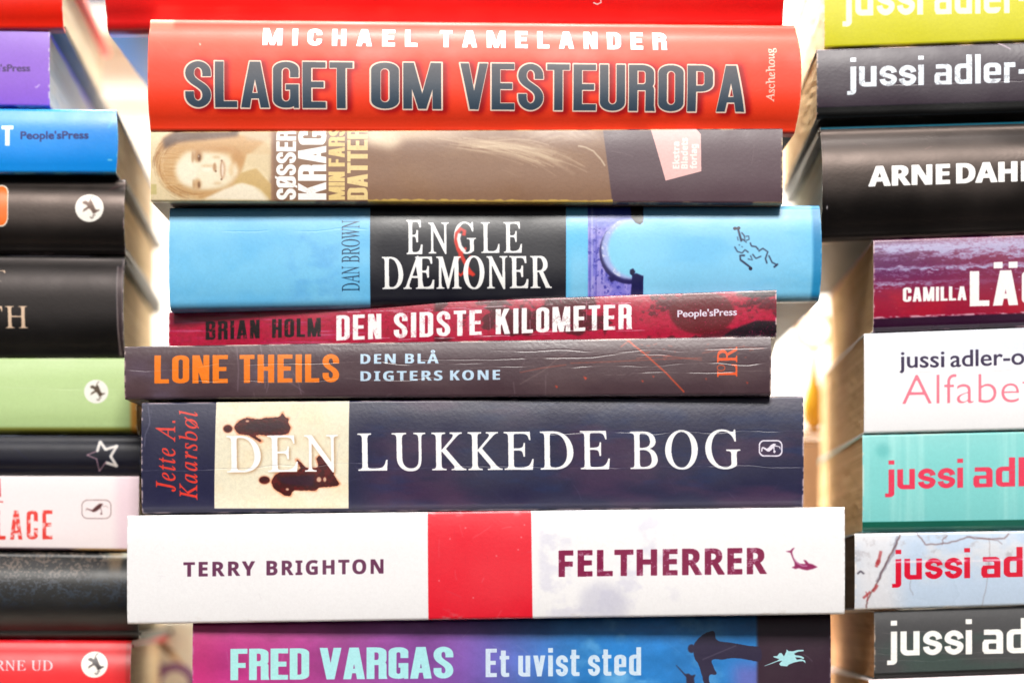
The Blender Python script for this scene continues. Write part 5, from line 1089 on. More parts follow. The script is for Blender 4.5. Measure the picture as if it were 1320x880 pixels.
def paint_felt(C):
    C.c[:] = rgb(253, 251, 252)
    x0 = 551.3 + (C.Y - 655) * .006; x1 = 684.5 + (C.Y - 655) * .014
    n = fbm(C.X, C.Y, 30, 24, 131)
    C.fill(ss(690, 700, C.X) * (1 - ss(830, 900, C.X)) * ss(.50, .72, n), rgb(222, 220, 236), .6)
    C.poly([(750, 760), (775, 748), (800, 758), (812, 775), (808, 795), (745, 795)], rgb(205, 204, 222), soft=6, k=.6)
    C.fill(ss(-.5, .5, C.X - x0) * (1 - ss(-.5, .5, C.X - x1)), rgb(240, 44, 60))
    C.fill(ss(-.5, .5, C.X - x0) * (1 - ss(-.5, .5, C.X - x1)) * ss(.7, .9, fbm(C.X, C.Y, 2, 40, 137)), rgb(214, 40, 62), .25)
    wine = rgb(112, 60, 92)
    for w, a, b in (('TERRY', 236.6, 328.4), ('BRIGHTON', 344, 494)):
        y = lambda x: 742.6 - (x - 236) * 4.0 / 258
        C.text(w, (a, y(a)), (b, y(b)), 18.2, 'bold', wine, track=.16, grow=(.35, .2))
    C.text('FELTHERRER', (721, 742.6), (987.6, 738.8), 33.0, 'bold', rgb(138, 36, 78), wear=.35, track=.05, grow=(.9, .45))
    K = lambda x, y: (1000 + x / 8.38, 695 + y / 8.38)
    C.poly([K(*p) for p in ((105, 127), (155, 120), (178, 98), (207, 84), (182, 120), (176, 140), (190, 190), (215, 235), (262, 262), (322, 262), (312, 240), (296, 220), (322, 222), (345, 245), (356, 258), (395, 265), (452, 296), (400, 317), (340, 331), (290, 322), (250, 308), (210, 318), (172, 299), (205, 287), (203, 250), (180, 200), (158, 142))], rgb(150, 46, 96), soft=.2)
    C.line([K(205, 215), K(235, 255), K(290, 285), K(340, 285)], 1.6, rgb(214, 150, 190), soft=.4, k=.8)
    C.scratches(8, 55, rgb(255, 200, 200), .5, box=(560, 680, 665, 790)); C.scratches(10, 56, rgb(200, 196, 210), .3)
    for x, y in ((580, 694), (566, 748), (676, 676), (672, 692), (668, 708), (610, 770), (640, 716), (600, 680)):
        C.ell(x, y, .9, .9, rgb(255, 190, 190), soft=.3, k=.8)
    C.fill(ss(.62, .8, fbm(C.X, C.Y, 18, 8, 139)) * np.maximum(1 - ss(0, 9, C.V * C.P['Hpx']), 1 - ss(0, 10, (1 - C.V) * C.P['Hpx'])), rgb(214, 202, 196), .55)
    C.scratches(26, 57, rgb(206, 198, 206), .35, L=(3, 16))
    C.edgewear(seed=17, k=.6, col=rgb(206, 196, 196), wid=.8); C.grain(.02)
make_book('paper', frame(163.5, 1089, -.009, -.014, top=(163.5, 664, 1089, 653), bot=(163.5, 804, 1089, 791)), paint_felt,
          'wide white book with one red band across its spine and wine red capitals', MID,
          rgb(252, 247, 250), back=rgb(60, 40, 44), cover=rgb(250, 246, 248), pages=rgb(245, 235, 215), rt=.0008, rb=.0010, bulge=.0006, rough=.4, tc=.0012, wave=.0003)  # back board of the white book darkened in colour for the shadow beneath

def paint_vargas(C):
    t = ss(270, 640, C.X); t2 = ss(560, 760, C.X)
    a = np.array(rgb(192, 64, 136)); b = np.array(rgb(132, 86, 170)); c = np.array(rgb(52, 132, 208))
    n = fbm(C.X, C.Y, 50, 34, 141)[..., None]
    C.c = (a * (1 - t[..., None]) + b * t[..., None]); C.c = C.c * (1 - t2[..., None]) + c * t2[..., None]
    C.c = (C.c * (.82 + .36 * n)).astype(np.float32)
    C.fill(ss(700, 800, C.X) * (1 - ss(880, 960, C.X)) * ss(.42, .7, fbm(C.X, C.Y, 40, 30, 147)), rgb(120, 190, 240), .75)
    C.fill(ss(930, 960, C.X) * ss(840, 870, C.Y), rgb(124, 110, 190), .7)
    C.fill(ss(973, 979, C.X), rgb(64, 48, 60))
    C.fill((1 - ss(256, 300, C.X)) , rgb(206, 60, 120), .5)
    A = lambda x, y: (840 + x / 5.5, 795 + y / 5.5)
    dk = rgb(56, 50, 72)
    C.ell(*A(283, 222), 4.8, 5.6, dk, soft=.4)
    C.ragged([A(*p) for p in ((298, 188), (330, 150), (380, 112), (450, 90), (452, 170), (560, 178), (700, 205), (780, 210), (780, 320), (700, 305), (600, 286), (500, 300), (422, 295), (430, 340), (472, 410), (400, 402), (418, 520), (385, 520), (335, 330), (298, 285))], dk, amt=.5, sz=2, seed=5)
    C.poly([A(*p) for p in ((168, 336), (178, 340), (238, 402), (262, 398), (282, 412), (312, 405), (300, 432), (310, 520), (250, 520), (245, 425))], dk, soft=.4)
    C.text('FRED', (297, 876), (398.6, 875.2), 40.4, F_IMPACT, rgb(178, 240, 240))
    C.text('VARGAS', (412, 875.2), (584.4, 873.6), 40.8, F_IMPACT, rgb(178, 238, 244))
    for w, a_, b_ in (('Et', 626, 656.4), ('uvist', 668, 747), ('sted', 758, 826.4)):
        y = lambda x: 872 - (x - 626) * 2.2 / 200
        C.text(w, (a_, y(a_)), (b_, y(b_)), 36.5, F_UVIST, rgb(214, 232, 250), wear=.1)
    C.poly([A(*p) for p in ((798, 344), (888, 308), (905, 296), (866, 284), (862, 276), (890, 274), (905, 254), (920, 252), (938, 276), (955, 242), (957, 226), (972, 240), (1005, 240), (1030, 232), (1078, 230), (1078, 240), (1040, 244), (1010, 258), (1020, 268), (1060, 274), (1082, 286), (1076, 296), (1050, 286), (1018, 284), (1030, 300), (1062, 296), (1088, 306), (1092, 326), (1076, 312), (1050, 312), (1010, 320), (972, 335), (960, 348), (915, 344), (904, 330), (925, 308), (898, 312), (800, 347))], rgb(176, 232, 240))
    C.line([A(360, 300), A(480, 250), A(600, 200)], 1.0, rgb(130, 120, 140), soft=.5, k=.5)
    C.scratches(24, 61, rgb(200, 190, 220), .3)
    C.edgewear(seed=19, k=.5, col=rgb(220, 210, 230)); C.grain(.035)
make_book('paper', frame(248, 1071, -.0045, -.0025, top=(248, 802.5, 1071, 791), bot=(248, 931, 1071, 925)), paint_vargas,
          'purple to blue paperback with pale turquoise capitals at the bottom of the middle stack', MID,
          rgb(120, 70, 140), cover=rgb(60, 60, 110), back=rgb(60, 60, 90), pages=rgb(250, 240, 222), rt=.0012, rb=.0012, bulge=.0008, rough=.36, bump=.3)

# ================================================================== left stack
def lframe(R, dR, top, bot, yaw=3.7, length=.208, depth=.145): return frame(R=R, dR=dR, yaw=yaw, length=length, top=top, bot=bot, depth=depth)
def imp(C, cx, cy, r, ink):
    C.ell(cx, cy, r, r * .98, rgb(250, 248, 240))
    q = r / 18.4
    K = lambda x, y: (cx + (x - 495) / 11 * q, cy + (y - 525) / 11 * q)
    C.poly([K(*p) for p in ((395, 435), (440, 420), (488, 448), (500, 398), (532, 430), (568, 520), (590, 552), (642, 548), (640, 562), (602, 582), (575, 602), (548, 612), (520, 560), (490, 530), (440, 560), (400, 585), (415, 545), (470, 508), (462, 488), (402, 462))], ink, soft=.3)
    C.line([K(*p) for p in ((505, 405), (520, 375), (545, 355))], .9 * q, ink, soft=.2)
    C.line([K(*p) for p in ((505, 650), (525, 672), (550, 660), (545, 630), (580, 625))], 1.3 * q, ink, soft=.2)

def paint_l_red(C):
    C.c[:] = rgb(246, 48, 36); C.fill(fbm(C.X, C.Y, 50, 30, 201), rgb(255, 66, 46), .4); C.grain(.02); C.edgewear(seed=21, k=.4)
make_book('hard', lframe(80, .020, (0, -70, 80, -68), (0, 35, 80, 35)), paint_l_red,
          'plain red hardcover at the top left corner of the photo, above the purple book', LEFT,
          rgb(246, 48, 36), back=rgb(40, 40, 50), rb=.002, rt=.002, bulge=.003, rough=.35)
def paint_l_purple(C):
    C.c[:] = rgb(146, 98, 214); C.fill(fbm(C.X, C.Y, 60, 50, 203), rgb(162, 116, 226), .5)
    C.text("People'sPress", (-38, 92.6), (38.5, 92.2), 8.8, 'sans', rgb(64, 30, 96), grow=(.4, .25))
    C.line([(45, 112), (47, 113), (51, 109)], 1.0, rgb(240, 230, 250), soft=.3)
    C.scratches(8, 71, rgb(225, 210, 245), .4, box=(-100, 62, 40, 134))
    C.fill(ss(.975, 1, C.V), rgb(40, 40, 130), .6)
    C.edgewear(seed=22, k=.9, col=rgb(232, 222, 240), ends=1.5); C.grain(.03)
make_book('paper', lframe(64, .024, (0, 38, 64, 40), (0, 136, 64, 137)), paint_l_purple,
          'purple paperback with small dark lettering, between the red and the bright blue book', LEFT,
          rgb(146, 98, 214), back=rgb(60, 70, 150), pages=rgb(224, 206, 180), rt=.0008, rb=.0010, bulge=.0005, rough=.4)
def paint_l_blue(C):
    C.c[:] = rgb(0, 146, 240); C.fill(fbm(C.X, C.Y, 50, 50, 205), rgb(10, 160, 250), .5)
    C.text('LAT', (-38, 188), (17, 188), 26, F_FELT, WHITE)
    C.text("People'sPress", (26.5, 179.4), (112.2, 178.8), 9.6, 'sans', rgb(6, 52, 116), grow=(.5, .35))
    C.line([(137, 165), (141, 160), (143, 153), (147, 147)], 1.5, rgb(150, 214, 250), soft=.7, k=.7)
    C.line([(137, 206), (143, 206)], 1.6, rgb(170, 220, 250), soft=.5, k=.9)
    C.edgewear(seed=23, k=.6, col=rgb(170, 220, 245)); C.grain(.02)
make_book('paper', lframe(149, .021, (0, 139, 149, 140.5), (0, 222, 149, 222)), paint_l_blue,
          'bright blue book with dark lettering and the end of a white word', LEFT,
          rgb(0, 146, 240), back=rgb(20, 40, 70), pages=rgb(236, 216, 184), rt=.0012, rb=.0012, bulge=.0010, endb=(0, .0008), rough=.32)
def paint_l_dark(C):
    C.c[:] = rgb(28, 20, 28)
    C.fill(C.mask([('+', [rr(-40, 237, 10.5, 292, 9, 12)])]), rgb(250, 240, 226))
    C.fill(C.mask([('+', [rr(-39, 238.6, 9.2, 290.4, 8, 11)])]), rgb(246, 116, 20))
    C.fill(C.mask([('+', [rr(-24, 252, -3, 277, 5, 7)])]), rgb(40, 30, 36))
    imp(C, 115.2, 268, 18.4, rgb(80, 62, 56))
    C.line([(140, 244), (146, 240), (153, 238)], 1.4, rgb(150, 120, 112), soft=1, k=.6)
    C.scratches(10, 73, rgb(170, 150, 150), .25); C.edgewear(seed=24, k=.6, col=rgb(190, 170, 165), ends=1.2); C.grain(.06)
make_book('hard', lframe(160, .024, (0, 225, 160, 228), (0, 324, 160, 325)), paint_l_dark,
          'black hardcover with a white round emblem and the edge of a big orange character', LEFT,
          rgb(44, 32, 38), pages=rgb(240, 220, 184), rt=.002, rb=.002, bulge=.0036, rough=.40, spec=.70, tint=(1.0, .80, .72))
def paint_l_th(C):
    C.c[:] = rgb(24, 27, 36)
    cr = rgb(226, 196, 168)
    C.text('TH', (-21, 422.4), (35.6, 422.6), 28, 'serif', cr, track=.06, grow=(.3, .1))
    C.text('T', (-14, 362.5), (5.6, 362.5), 15, 'serif', cr, grow=(.3, .1))
    C.fill(seg(C, 151, 158.5, .8) * ss(338, 346, C.Y), rgb(74, 62, 64), .8)
    C.line([(150.6, 341), (150.4, 380), (151.6, 420), (153.8, 456)], 1.1, rgb(210, 190, 180), soft=.3, k=.7)
    C.line([(156.8, 330), (158.0, 400), (158.4, 450)], .9, rgb(200, 180, 170), soft=.3, k=.55)
    C.scratches(10, 75, rgb(150, 150, 160), .2); C.edgewear(seed=25, k=.6, col=rgb(180, 165, 160)); C.grain(.05)
make_book('hard', lframe(159, .024, (0, 325, 159, 326.5), (0, 460, 159, 459)), paint_l_th,
          'thick black hardcover with pale gold serif letters above the light green book', LEFT,
          rgb(34, 34, 42), pages=rgb(242, 222, 186), rt=.002, rb=.002, bulge=.0046, rough=.46, spec=.36, tint=(1.0, .88, .86))
def paint_l_green(C):
    C.c[:] = rgb(190, 218, 150); C.fill(fbm(C.X, C.Y, 120, 16, 207), rgb(204, 228, 168), .6)
    imp(C, 124, 504.5, 15.6, rgb(78, 60, 44))
    C.fill(ss(.90, .95, C.V), rgb(140, 130, 34), .75)
    C.fill(ss(165, 172, C.X), rgb(226, 140, 50), .8)
    C.crease(500, 503, 0, 160, 61, rgb(232, 244, 210), .3)
    C.edgewear(seed=26, k=.5, col=rgb(240, 245, 220)); C.grain(.02)
make_book('paper', lframe(176, .027, (0, 461, 170, 461), (0, 558, 170, 558)), paint_l_green,
          'pale green paperback with a white round emblem and an olive lower edge', LEFT,
          rgb(190, 218, 150), back=rgb(120, 110, 40), pages=rgb(232, 200, 140), rt=.001, rb=.0032, bulge=.0008, rough=.45)
def paint_l_star(C):
    C.c[:] = rgb(22, 30, 48)
    K = lambda x, y: (80 + x / 5.87, 470 + y / 5.87)
    P1 = [(285, 578), (330, 640), (415, 612), (368, 692), (412, 764), (330, 738), (278, 800), (262, 712), (190, 682), (268, 650)]
    P1 = [K(*p) for p in P1]
    for i in range(10):
        a, b = P1[i], P1[(i + 1) % 10]
        right = i <= 4 or i == 9
        C.line([a, b], 3.8 if right else 1.5, rgb(240, 232, 226) if right else rgb(180, 140, 150), soft=.35, k=.95)
        C.ell(a[0], a[1], 1.7 if right else .8, 1.7 if right else .8, rgb(240, 232, 226) if right else rgb(180, 140, 150), soft=.3)
    C.scratches(5, 77, rgb(120, 130, 150), .3); C.edgewear(seed=27, k=.3); C.grain(.05)
make_book('hard', lframe(181, .024, (0, 559.5, 180, 560), (0, 612, 180, 612.5)), paint_l_star,
          'thin navy hardcover with an outlined star emblem, below the pale green paperback', LEFT,
          rgb(20, 28, 44), pages=rgb(230, 205, 160), rt=.002, rb=.002, bulge=.0016, rough=.5, spec=.35, tc=.002)
def paint_l_pink(C):
    C.c[:] = rgb(252, 240, 242)
    C.fill(ss(140, 160, C.X), rgb(240, 212, 224), .8)
    m = C.tmask('PALACE', (-47, 695.4), (67.5, 694.6), 37.5, F_LACE)
    w = ss(.55, .6, fbm(C.X, C.Y, 5, 4, 211)) * .7 * (1 - ss(690, 694, C.Y))
    C.fill(m * (1 - w), rgb(238, 70, 62))
    C.line([(-8, 646), (4, 646.5)], 1.6, rgb(224, 60, 60)); C.line([(-1, 616), (.4, 640)], 2.0, rgb(214, 60, 66))
    C.fill(C.mask([('+', [rr(105, 643.6, 143.6, 668.4, 8, 8)]), ('-', [rr(106.1, 644.7, 142.5, 667.3, 7, 7)])]), rgb(150, 120, 120))
    K = lambda x, y: (x / 7.335, 600 + y / 7.335)
    C.poly([K(*p) for p in ((808, 425), (820, 402), (870, 418), (905, 385), (940, 358), (975, 358), (950, 400), (905, 432), (880, 436), (845, 418), (822, 410))], rgb(82, 36, 36), soft=.25)
    C.line([K(950, 398), K(962, 430), K(958, 452)], 1.0, rgb(150, 120, 120)); C.ell(*K(958, 452), 1.5, 1.6, rgb(150, 120, 120))
    C.line([K(975, 385), K(1005, 378), K(1022, 398)], .7, rgb(180, 150, 150))
    C.fill(ss(.955, .99, C.V) * (1 - ss(85, 110, C.X)), rgb(60, 30, 44), .85); C.fill(ss(.955, .99, C.V) * ss(85, 110, C.X), rgb(206, 140, 50), .85)
    C.edgewear(seed=28, k=.4); C.grain(.012)
make_book('paper', lframe(179, .026, (0, 612.5, 178, 613), (0, 708, 178, 710)), paint_l_pink,
          'white to pale pink paperback with worn coral capitals and a framed emblem', LEFT,
          rgb(250, 236, 240), back=rgb(150, 110, 60), pages=rgb(236, 214, 180), rt=.0008, rb=.0014, bulge=.0005, rough=.42)
def paint_l_marble(C):
    C.c[:] = rgb(22, 24, 26)
    n = fbm(C.X, C.Y, 11, 9, 221, 5); n2 = fbm(C.X, C.Y, 60, 60, 227)
    edge = 1 - ss(112, 150, C.X + 1.4 * (C.Y - 730))
    n = n * .35 + fbm(C.X, C.Y, 2.6, 2.2, 229, 3) * .65
    m = ss(.50, .57, n) * (1 - ss(735, 770, C.Y)) * edge
    C.fill(m, rgb(128, 110, 98), .7)
    C.fill(ss(.48, .60, n) * ss(735, 752, C.Y) * (1 - ss(760, 800, C.Y)), rgb(70, 82, 98), .6)
    C.fill(ss(120, 160, C.X + (C.Y - 712)) * (1 - ss(712, 724, C.Y)), rgb(226, 228, 206), .9)
    C.fill(ss(134, 144, C.X) * seg(C, 130, 156, 5) * (1 - ss(728, 748, C.Y)), rgb(150, 126, 98), .6)
    C.grain(.08)
make_book('hard', lframe(177, .022, (0, 709.5, 176, 711.5), (0, 824, 176, 824)), paint_l_marble,
          'black hardcover with a mottled brown and grey cloud pattern, above the lowest red book', LEFT,
          rgb(20, 24, 26), pages=rgb(235, 225, 205), rt=.002, rb=.003, bulge=.005, rough=.42, spec=.5)
def paint_l_lowred(C):
    C.c[:] = rgb(232, 18, 46)
    C.text('RNE UD', (-7, 863.6), (67.5, 863.6), 13.0, 'serif', rgb(250, 200, 206), track=.05, grow=(.25, .1))
    imp(C, 121.5, 856, 17.2, rgb(46, 34, 34))
    C.fill(ss(160, 164, C.X), rgb(170, 8, 30), .6)
    C.edgewear(seed=29, k=.4, col=rgb(250, 180, 170)); C.grain(.02)
make_book('hard', lframe(168, .022, (0, 824.5, 166, 825.5), (0, 931, 166, 931)), paint_l_lowred,
          'red hardcover with a white round emblem and small white serif capitals at the bottom left', LEFT,
          rgb(232, 18, 46), pages=rgb(240, 222, 190), rt=.002, rb=.002, bulge=.0036, rough=.45, spec=.6)

# ================================================================== right stack
def rframe(L, dL, top, bot, yaw=-1.8, length=.206, depth=.142): return frame(L=L, dL=dL, yaw=yaw, length=length, top=top, bot=bot, depth=depth)
def jussi(C, x0, x1, x2, x3, ya, yb, asc, col, wear=0.0, rest='adler-olsen', vis='adler', asc1=None, track=0.0):
    """first word between x0 and x1; the second starts at x2, its fifth letter ends at x3, and runs on"""
    y = lambda x: ya + (x - x0) * (yb - ya) / (x3 - x0)
    C.text('jussi', (x0, y(x0)), (x1, y(x1)), asc, F_JUSSI, col, wear=wear)
    G = C.layout(vis, F_JUSSI); W0 = max(x for g in G for s_, cs in g for c in cs for x, _ in c)
    G = C.layout(rest, F_JUSSI); W1 = max(x for g in G for s_, cs in g for c in cs for x, _ in c)
    xe = x2 + (x3 - x2) * W1 / W0
    C.text(rest, (x2, y(x2)), (xe, y(xe)), asc, F_JUSSI, col, wear=wear)

def paint_r_yellow(C):
    C.c[:] = rgb(212, 208, 40); C.fill(fbm(C.X, C.Y, 60, 40, 301), rgb(222, 216, 56), .6)
    jussi(C, 1086, 1190, 1204.5, 1309, 21, 17, 52, rgb(252, 252, 220))
    C.edgewear(seed=31, k=.5, col=rgb(240, 236, 180)); C.grain(.03)
make_book('paper', rframe(1063, .014, (1065, -74, 1320, -80), (1065, 61, 1320, 52)), paint_r_yellow,
          'mustard yellow paperback with white lettering at the top of the right stack', RIGHT,
          rgb(206, 196, 56), pages=rgb(236, 212, 178), rt=.0008, rb=.001, bulge=.0006, rough=.42)
def paint_r_dark(C):
    C.c[:] = rgb(66, 56, 66)
    jussi(C, 1092, 1191, 1204.6, 1309, 112.6, 106.5, 38, rgb(234, 244, 252), wear=.3)
    C.fill(ss(.82, .88, C.V), rgb(12, 14, 20))  # black lower joint, with the shade of the recess put into the colour
    C.line([(1285, 54), (1296, 59), (1303, 63)], 1.6, rgb(226, 200, 220), soft=.6, k=.7)
    C.crease(108, 104, 1150, 1320, 71, rgb(170, 160, 170), .3); C.scratches(16, 81, rgb(190, 170, 180), .3)
    C.edgewear(seed=32, k=.8, col=rgb(210, 180, 160), bot=.3, ends=1.3); C.grain(.05)
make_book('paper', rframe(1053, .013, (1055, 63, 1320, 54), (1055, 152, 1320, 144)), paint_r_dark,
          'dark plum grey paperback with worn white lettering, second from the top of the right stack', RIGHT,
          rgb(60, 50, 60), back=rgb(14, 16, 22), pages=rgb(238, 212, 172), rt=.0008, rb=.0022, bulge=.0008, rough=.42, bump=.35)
def paint_r_arne(C):
    C.c[:] = rgb(20, 19, 26)
    C.fill(ss(0, .02, C.V) * (1 - ss(.025, .04, C.V)), rgb(30, 120, 140), .8)
    C.text('ARNE', (1120.6, 240), (1223.4, 236.6), 25.0, 'bold', WHITE, grow=(1.3, .6))
    C.text('DAHL', (1233.6, 236.2), (1334, 232.6), 25.0, 'bold', WHITE, grow=(1.3, .6))
    C.line([(1065, 175), (1066, 230), (1067, 300)], .8, rgb(120, 110, 110), soft=.3, k=.5)
    C.ell(1066.5, 267, 1.0, 2.4, rgb(220, 214, 210), soft=.3, k=.8)
    C.line([(1112, 182), (1120, 186)], 1.2, rgb(200, 160, 140), soft=.8, k=.5); C.line([(1192, 192), (1203, 187)], 1.2, rgb(200, 160, 140), soft=.8, k=.5)
    C.scratches(12, 83, rgb(150, 140, 140), .2); C.grain(.05)
make_book('hard', rframe(1060, .009, (1062, 157.5, 1320, 150), (1062, 308, 1320, 298)), paint_r_arne,
          'thick black hardcover with bold white capitals in the right stack', RIGHT,
          rgb(20, 22, 28), pages=rgb(206, 216, 210), rt=.0035, rb=.003, bulge=.0050, rough=.38, spec=.60, tint=(1.0, .80, .72))
def paint_r_lack(C):
    C.c[:] = rgb(158, 34, 62)
    n = fbm(C.X, C.Y, 60, 4, 311); n2 = fbm(C.X, C.Y, 9, 3, 317); n3 = fbm(C.X, C.Y, 70, 30, 319)
    xx = ss(1126, 1300, C.X)
    C.fill((1 - ss(345, 395, C.Y)) * (1 - xx * .5), rgb(88, 40, 96), .85)
    C.fill(ss(.5, .7, n3) * ss(360, 390, C.Y), rgb(186, 34, 56), .6)
    for yc, w, k in ((320, 6.5, 1.0), (347.5, 3.0, .85), (366.5, 3.2, .7), (334, 3, .35), (355, 2.5, .3)):
        y = C.Y + (C.X - 1126) * (.02 if yc < 330 else .03) + (n2 - .5) * 9 - (n - .5) * 4
        g = np.exp(-((y - yc) / (w * (1 + 1.3 * xx * (yc < 330)))) ** 2) * k
        C.fill(np.clip(g * 1.3 - .45 * ss(.35, .75, n2) - .25 * ss(.4, .7, vnoise(C.X / 2.2, C.Y / 1.1, 315)), 0, 1) * (1 - xx * .8 * (yc > 360)), rgb(186, 190, 226), .85)
    C.fill(ss(.72, .85, n2) * ss(325, 345, C.Y) * (1 - ss(372, 380, C.Y)), rgb(210, 200, 230), .6)
    C.text('CAMILLA', (1164, 389.2), (1246, 386.8), 18.8, F_CAM, WHITE, cap1=18)
    C.text('L\u00c4CK', (1250, 394.8), (1384, 391), 45.2, F_CAM, WHITE)
    C.fill(ss(.845, .87, C.V), rgb(60, 34, 56))  # lower joint below the hinge, darkened in colour for its shade
    C.fill(ss(.835, .845, C.V) * (1 - ss(.855, .866, C.V)) * ss(.4, .6, n2), rgb(230, 190, 205), .8)
    C.edgewear(seed=34, k=.8, col=rgb(226, 190, 190), ends=1.4); C.grain(.04)
make_book('paper', rframe(1126, .014, (1128, 309, 1320, 302.5), (1128, 427, 1320, 420)), paint_r_lack,
          'wine red paperback with lilac waves and white capitals, below the thick black hardcover at right', RIGHT,
          rgb(158, 34, 62), back=rgb(50, 30, 48), pages=rgb(236, 196, 144), rt=.0006, rb=.0024, bulge=.0006, rough=.28, coat=.3, bump=.35)
def paint_r_alfa(C):
    C.c[:] = rgb(252, 252, 254)
    C.fill((1 - ss(440, 480, C.Y)) * ss(1121, 1124, C.X), rgb(222, 228, 244), .8)
    dk = rgb(52, 40, 72)
    C.text('jussi', (1159.8, 473.8), (1217, 473), 21.2, 'sans', dk, grow=(.55, .3))
    C.text('adler-olsen', (1225.6, 472.8), (1372, 467.5), 21.2, 'sans', dk, grow=(.55, .3))
    C.text('Alfabe', (1161.8, 521), (1314.6, 518.4), 38.0, 'sans', rgb(246, 132, 152), grow=(-.85, -.7))
    C.line([(1330, 484), (1330, 512), (1334, 518)], 2.3, rgb(246, 132, 152)); C.line([(1318, 493), (1340, 492.5)], 2.2, rgb(246, 132, 152))
    C.crease(483, 476, 1116, 1330, 75, rgb(186, 186, 200), .45)
    C.edgewear(seed=35, k=.4, col=rgb(226, 222, 216)); C.grain(.012)
make_book('paper', rframe(1114, .012, (1115, 429.5, 1320, 422), (1118, 558, 1320, 553)), paint_r_alfa,
          'white paperback with dark lettering over a thin pink title in the right stack', RIGHT,
          rgb(246, 246, 252), pages=rgb(238, 200, 150), rt=.0008, rb=.001, bulge=.0006, rough=.4, bump=.3)
def paint_r_teal(C):
    C.c[:] = rgb(134, 214, 212)
    n = fbm(C.X, C.Y, 12, 300, 321)
    C.fill(ss(.45, .75, n), rgb(166, 230, 226), .7)
    C.ell(1138, 580, 9, 9, rgb(80, 176, 176), soft=3, k=.5)
    jussi(C, 1141, 1241.4, 1254.6, 1371, 630.8, 625, 37.5, rgb(236, 64, 94), rest='adler-olsen', wear=.12)
    C.fill(ss(.885, .90, C.V), rgb(14, 100, 84))  # dark green lower joint, its shade put into the colour
    C.scratches(12, 87, rgb(200, 240, 236), .35); C.edgewear(seed=36, k=.7, col=rgb(230, 240, 225), ends=1.3); C.grain(.02)
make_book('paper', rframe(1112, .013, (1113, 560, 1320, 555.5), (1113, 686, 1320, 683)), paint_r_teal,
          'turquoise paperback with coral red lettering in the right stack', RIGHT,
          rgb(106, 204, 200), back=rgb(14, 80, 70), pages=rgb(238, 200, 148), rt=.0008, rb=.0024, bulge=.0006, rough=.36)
def paint_r_blood(C):
    C.c[:] = rgb(196, 214, 236)
    n = fbm(C.X, C.Y, 40, 30, 331); n2 = fbm(C.X, C.Y, 14, 14, 337)
    C.fill(ss(.4, .7, n) * (1 - ss(730, 760, C.Y)), rgb(226, 226, 230), .8)
    C.fill(seg(C, 1100, 1160, 20), rgb(232, 230, 234), .8)
    C.fill(ss(.6, .8, n2) * (1 - ss(725, 745, C.Y)), rgb(176, 170, 176), .6)
    br = rgb(110, 70, 66)
    r = random.Random(5)
    def vein(pts, w, k=.7, col=br):
        q = []
        for i in range(len(pts) - 1):
            for t in range(5):
                f = t / 5
                q.append((pts[i][0] * (1 - f) + pts[i + 1][0] * f + r.uniform(-.8, .8), pts[i][1] * (1 - f) + pts[i + 1][1] * f + r.uniform(-.8, .8)))
        q.append(pts[-1]); C.line(q, w, col, soft=.5, k=k)
    V = lambda x, y: (1090 + x / 5.74, 680 + y / 5.74)
    vein([V(405, 45), V(370, 130), V(300, 260), V(250, 370), V(210, 450), V(160, 540), V(150, 620)], 2.2, .65)
    vein([V(390, 60), V(360, 170), V(290, 290), V(230, 400)], 4.0, .35, rgb(70, 60, 80))
    vein([V(530, 40), V(560, 80), V(600, 125), V(760, 110), V(900, 70), V(1040, 80), V(1180, 75), V(1210, 40)], 2.0, .55)
    vein([V(760, 55), V(720, 80), V(715, 125)], 1.4, .5); vein([V(900, 60), V(1000, 75), V(1120, 90), V(1160, 120)], 1.2, .45)
    vein([V(1065, 80), V(1070, 200), V(1045, 400), V(1010, 590)], 1.0, .35); vein([V(480, 380), V(475, 440), V(500, 500)], 1.0, .3)
    vein([V(85, 340), V(110, 320), V(140, 335)], 2.2, .7, rgb(40, 30, 44))
    for a, b, w in (((225, 290), (262, 170), 4.0), ((232, 270), (245, 235), 5.5), ((200, 470), (235, 420), 4.2), ((130, 520), (185, 470), 3.2), ((150, 470), (165, 540), 1.4)):
        C.line([V(*a), V((a[0] + b[0]) / 2 + 6, (a[1] + b[1]) / 2 - 4), V(*b)], w, rgb(172, 56, 60), soft=.6, k=.7)
    jussi(C, 1150, 1250.4, 1265, 1380, 747, 741.5, 38.6, rgb(220, 20, 62), rest='adler-olsen')
    C.fill(seg(C, 1150, 1330, 8) * np.exp(-((C.Y - 724 + (C.X - 1150) * .02) / 1.6) ** 2) * ss(.35, .6, fbm(C.X, C.Y, 20, 6, 341)), rgb(252, 240, 246), .75)
    C.edgewear(seed=37, k=.9, col=rgb(244, 240, 238), ends=1.6, wid=1.8); C.grain(.025)
make_book('paper', rframe(1102, .010, (1104, 687, 1320, 683.5), (1104, 785.5, 1320, 779)), paint_r_blood,
          'pale blue paperback with brown veins, dark red stains and crimson lettering', RIGHT,
          rgb(196, 214, 236), back=rgb(40, 40, 50), pages=rgb(90, 70, 54), rt=.0009, rb=.001, bulge=.0006, rough=.3, coat=.2)
def paint_r_grey(C):
    C.c[:] = rgb(78, 78, 80)
    C.fill(ss(.4, .7, fbm(C.X, C.Y, 120, 40, 351)) , rgb(64, 92, 84), .45)
    jussi(C, 1143.6, 1253, 1266.2, 1392, 844.8, 839.6, 45.2, WHITE, rest='adler-olsen')
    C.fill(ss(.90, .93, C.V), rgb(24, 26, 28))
    for k, (a, b) in enumerate(((816, 812), (834, 838), (842, 838), (850, 848))): C.crease(a, b, 1128, 1320, 90 + k, rgb(160, 156, 156), .3)
    C.edgewear(seed=38, k=.8, col=rgb(206, 180, 160), ends=1.4, bot=.3); C.grain(.05)
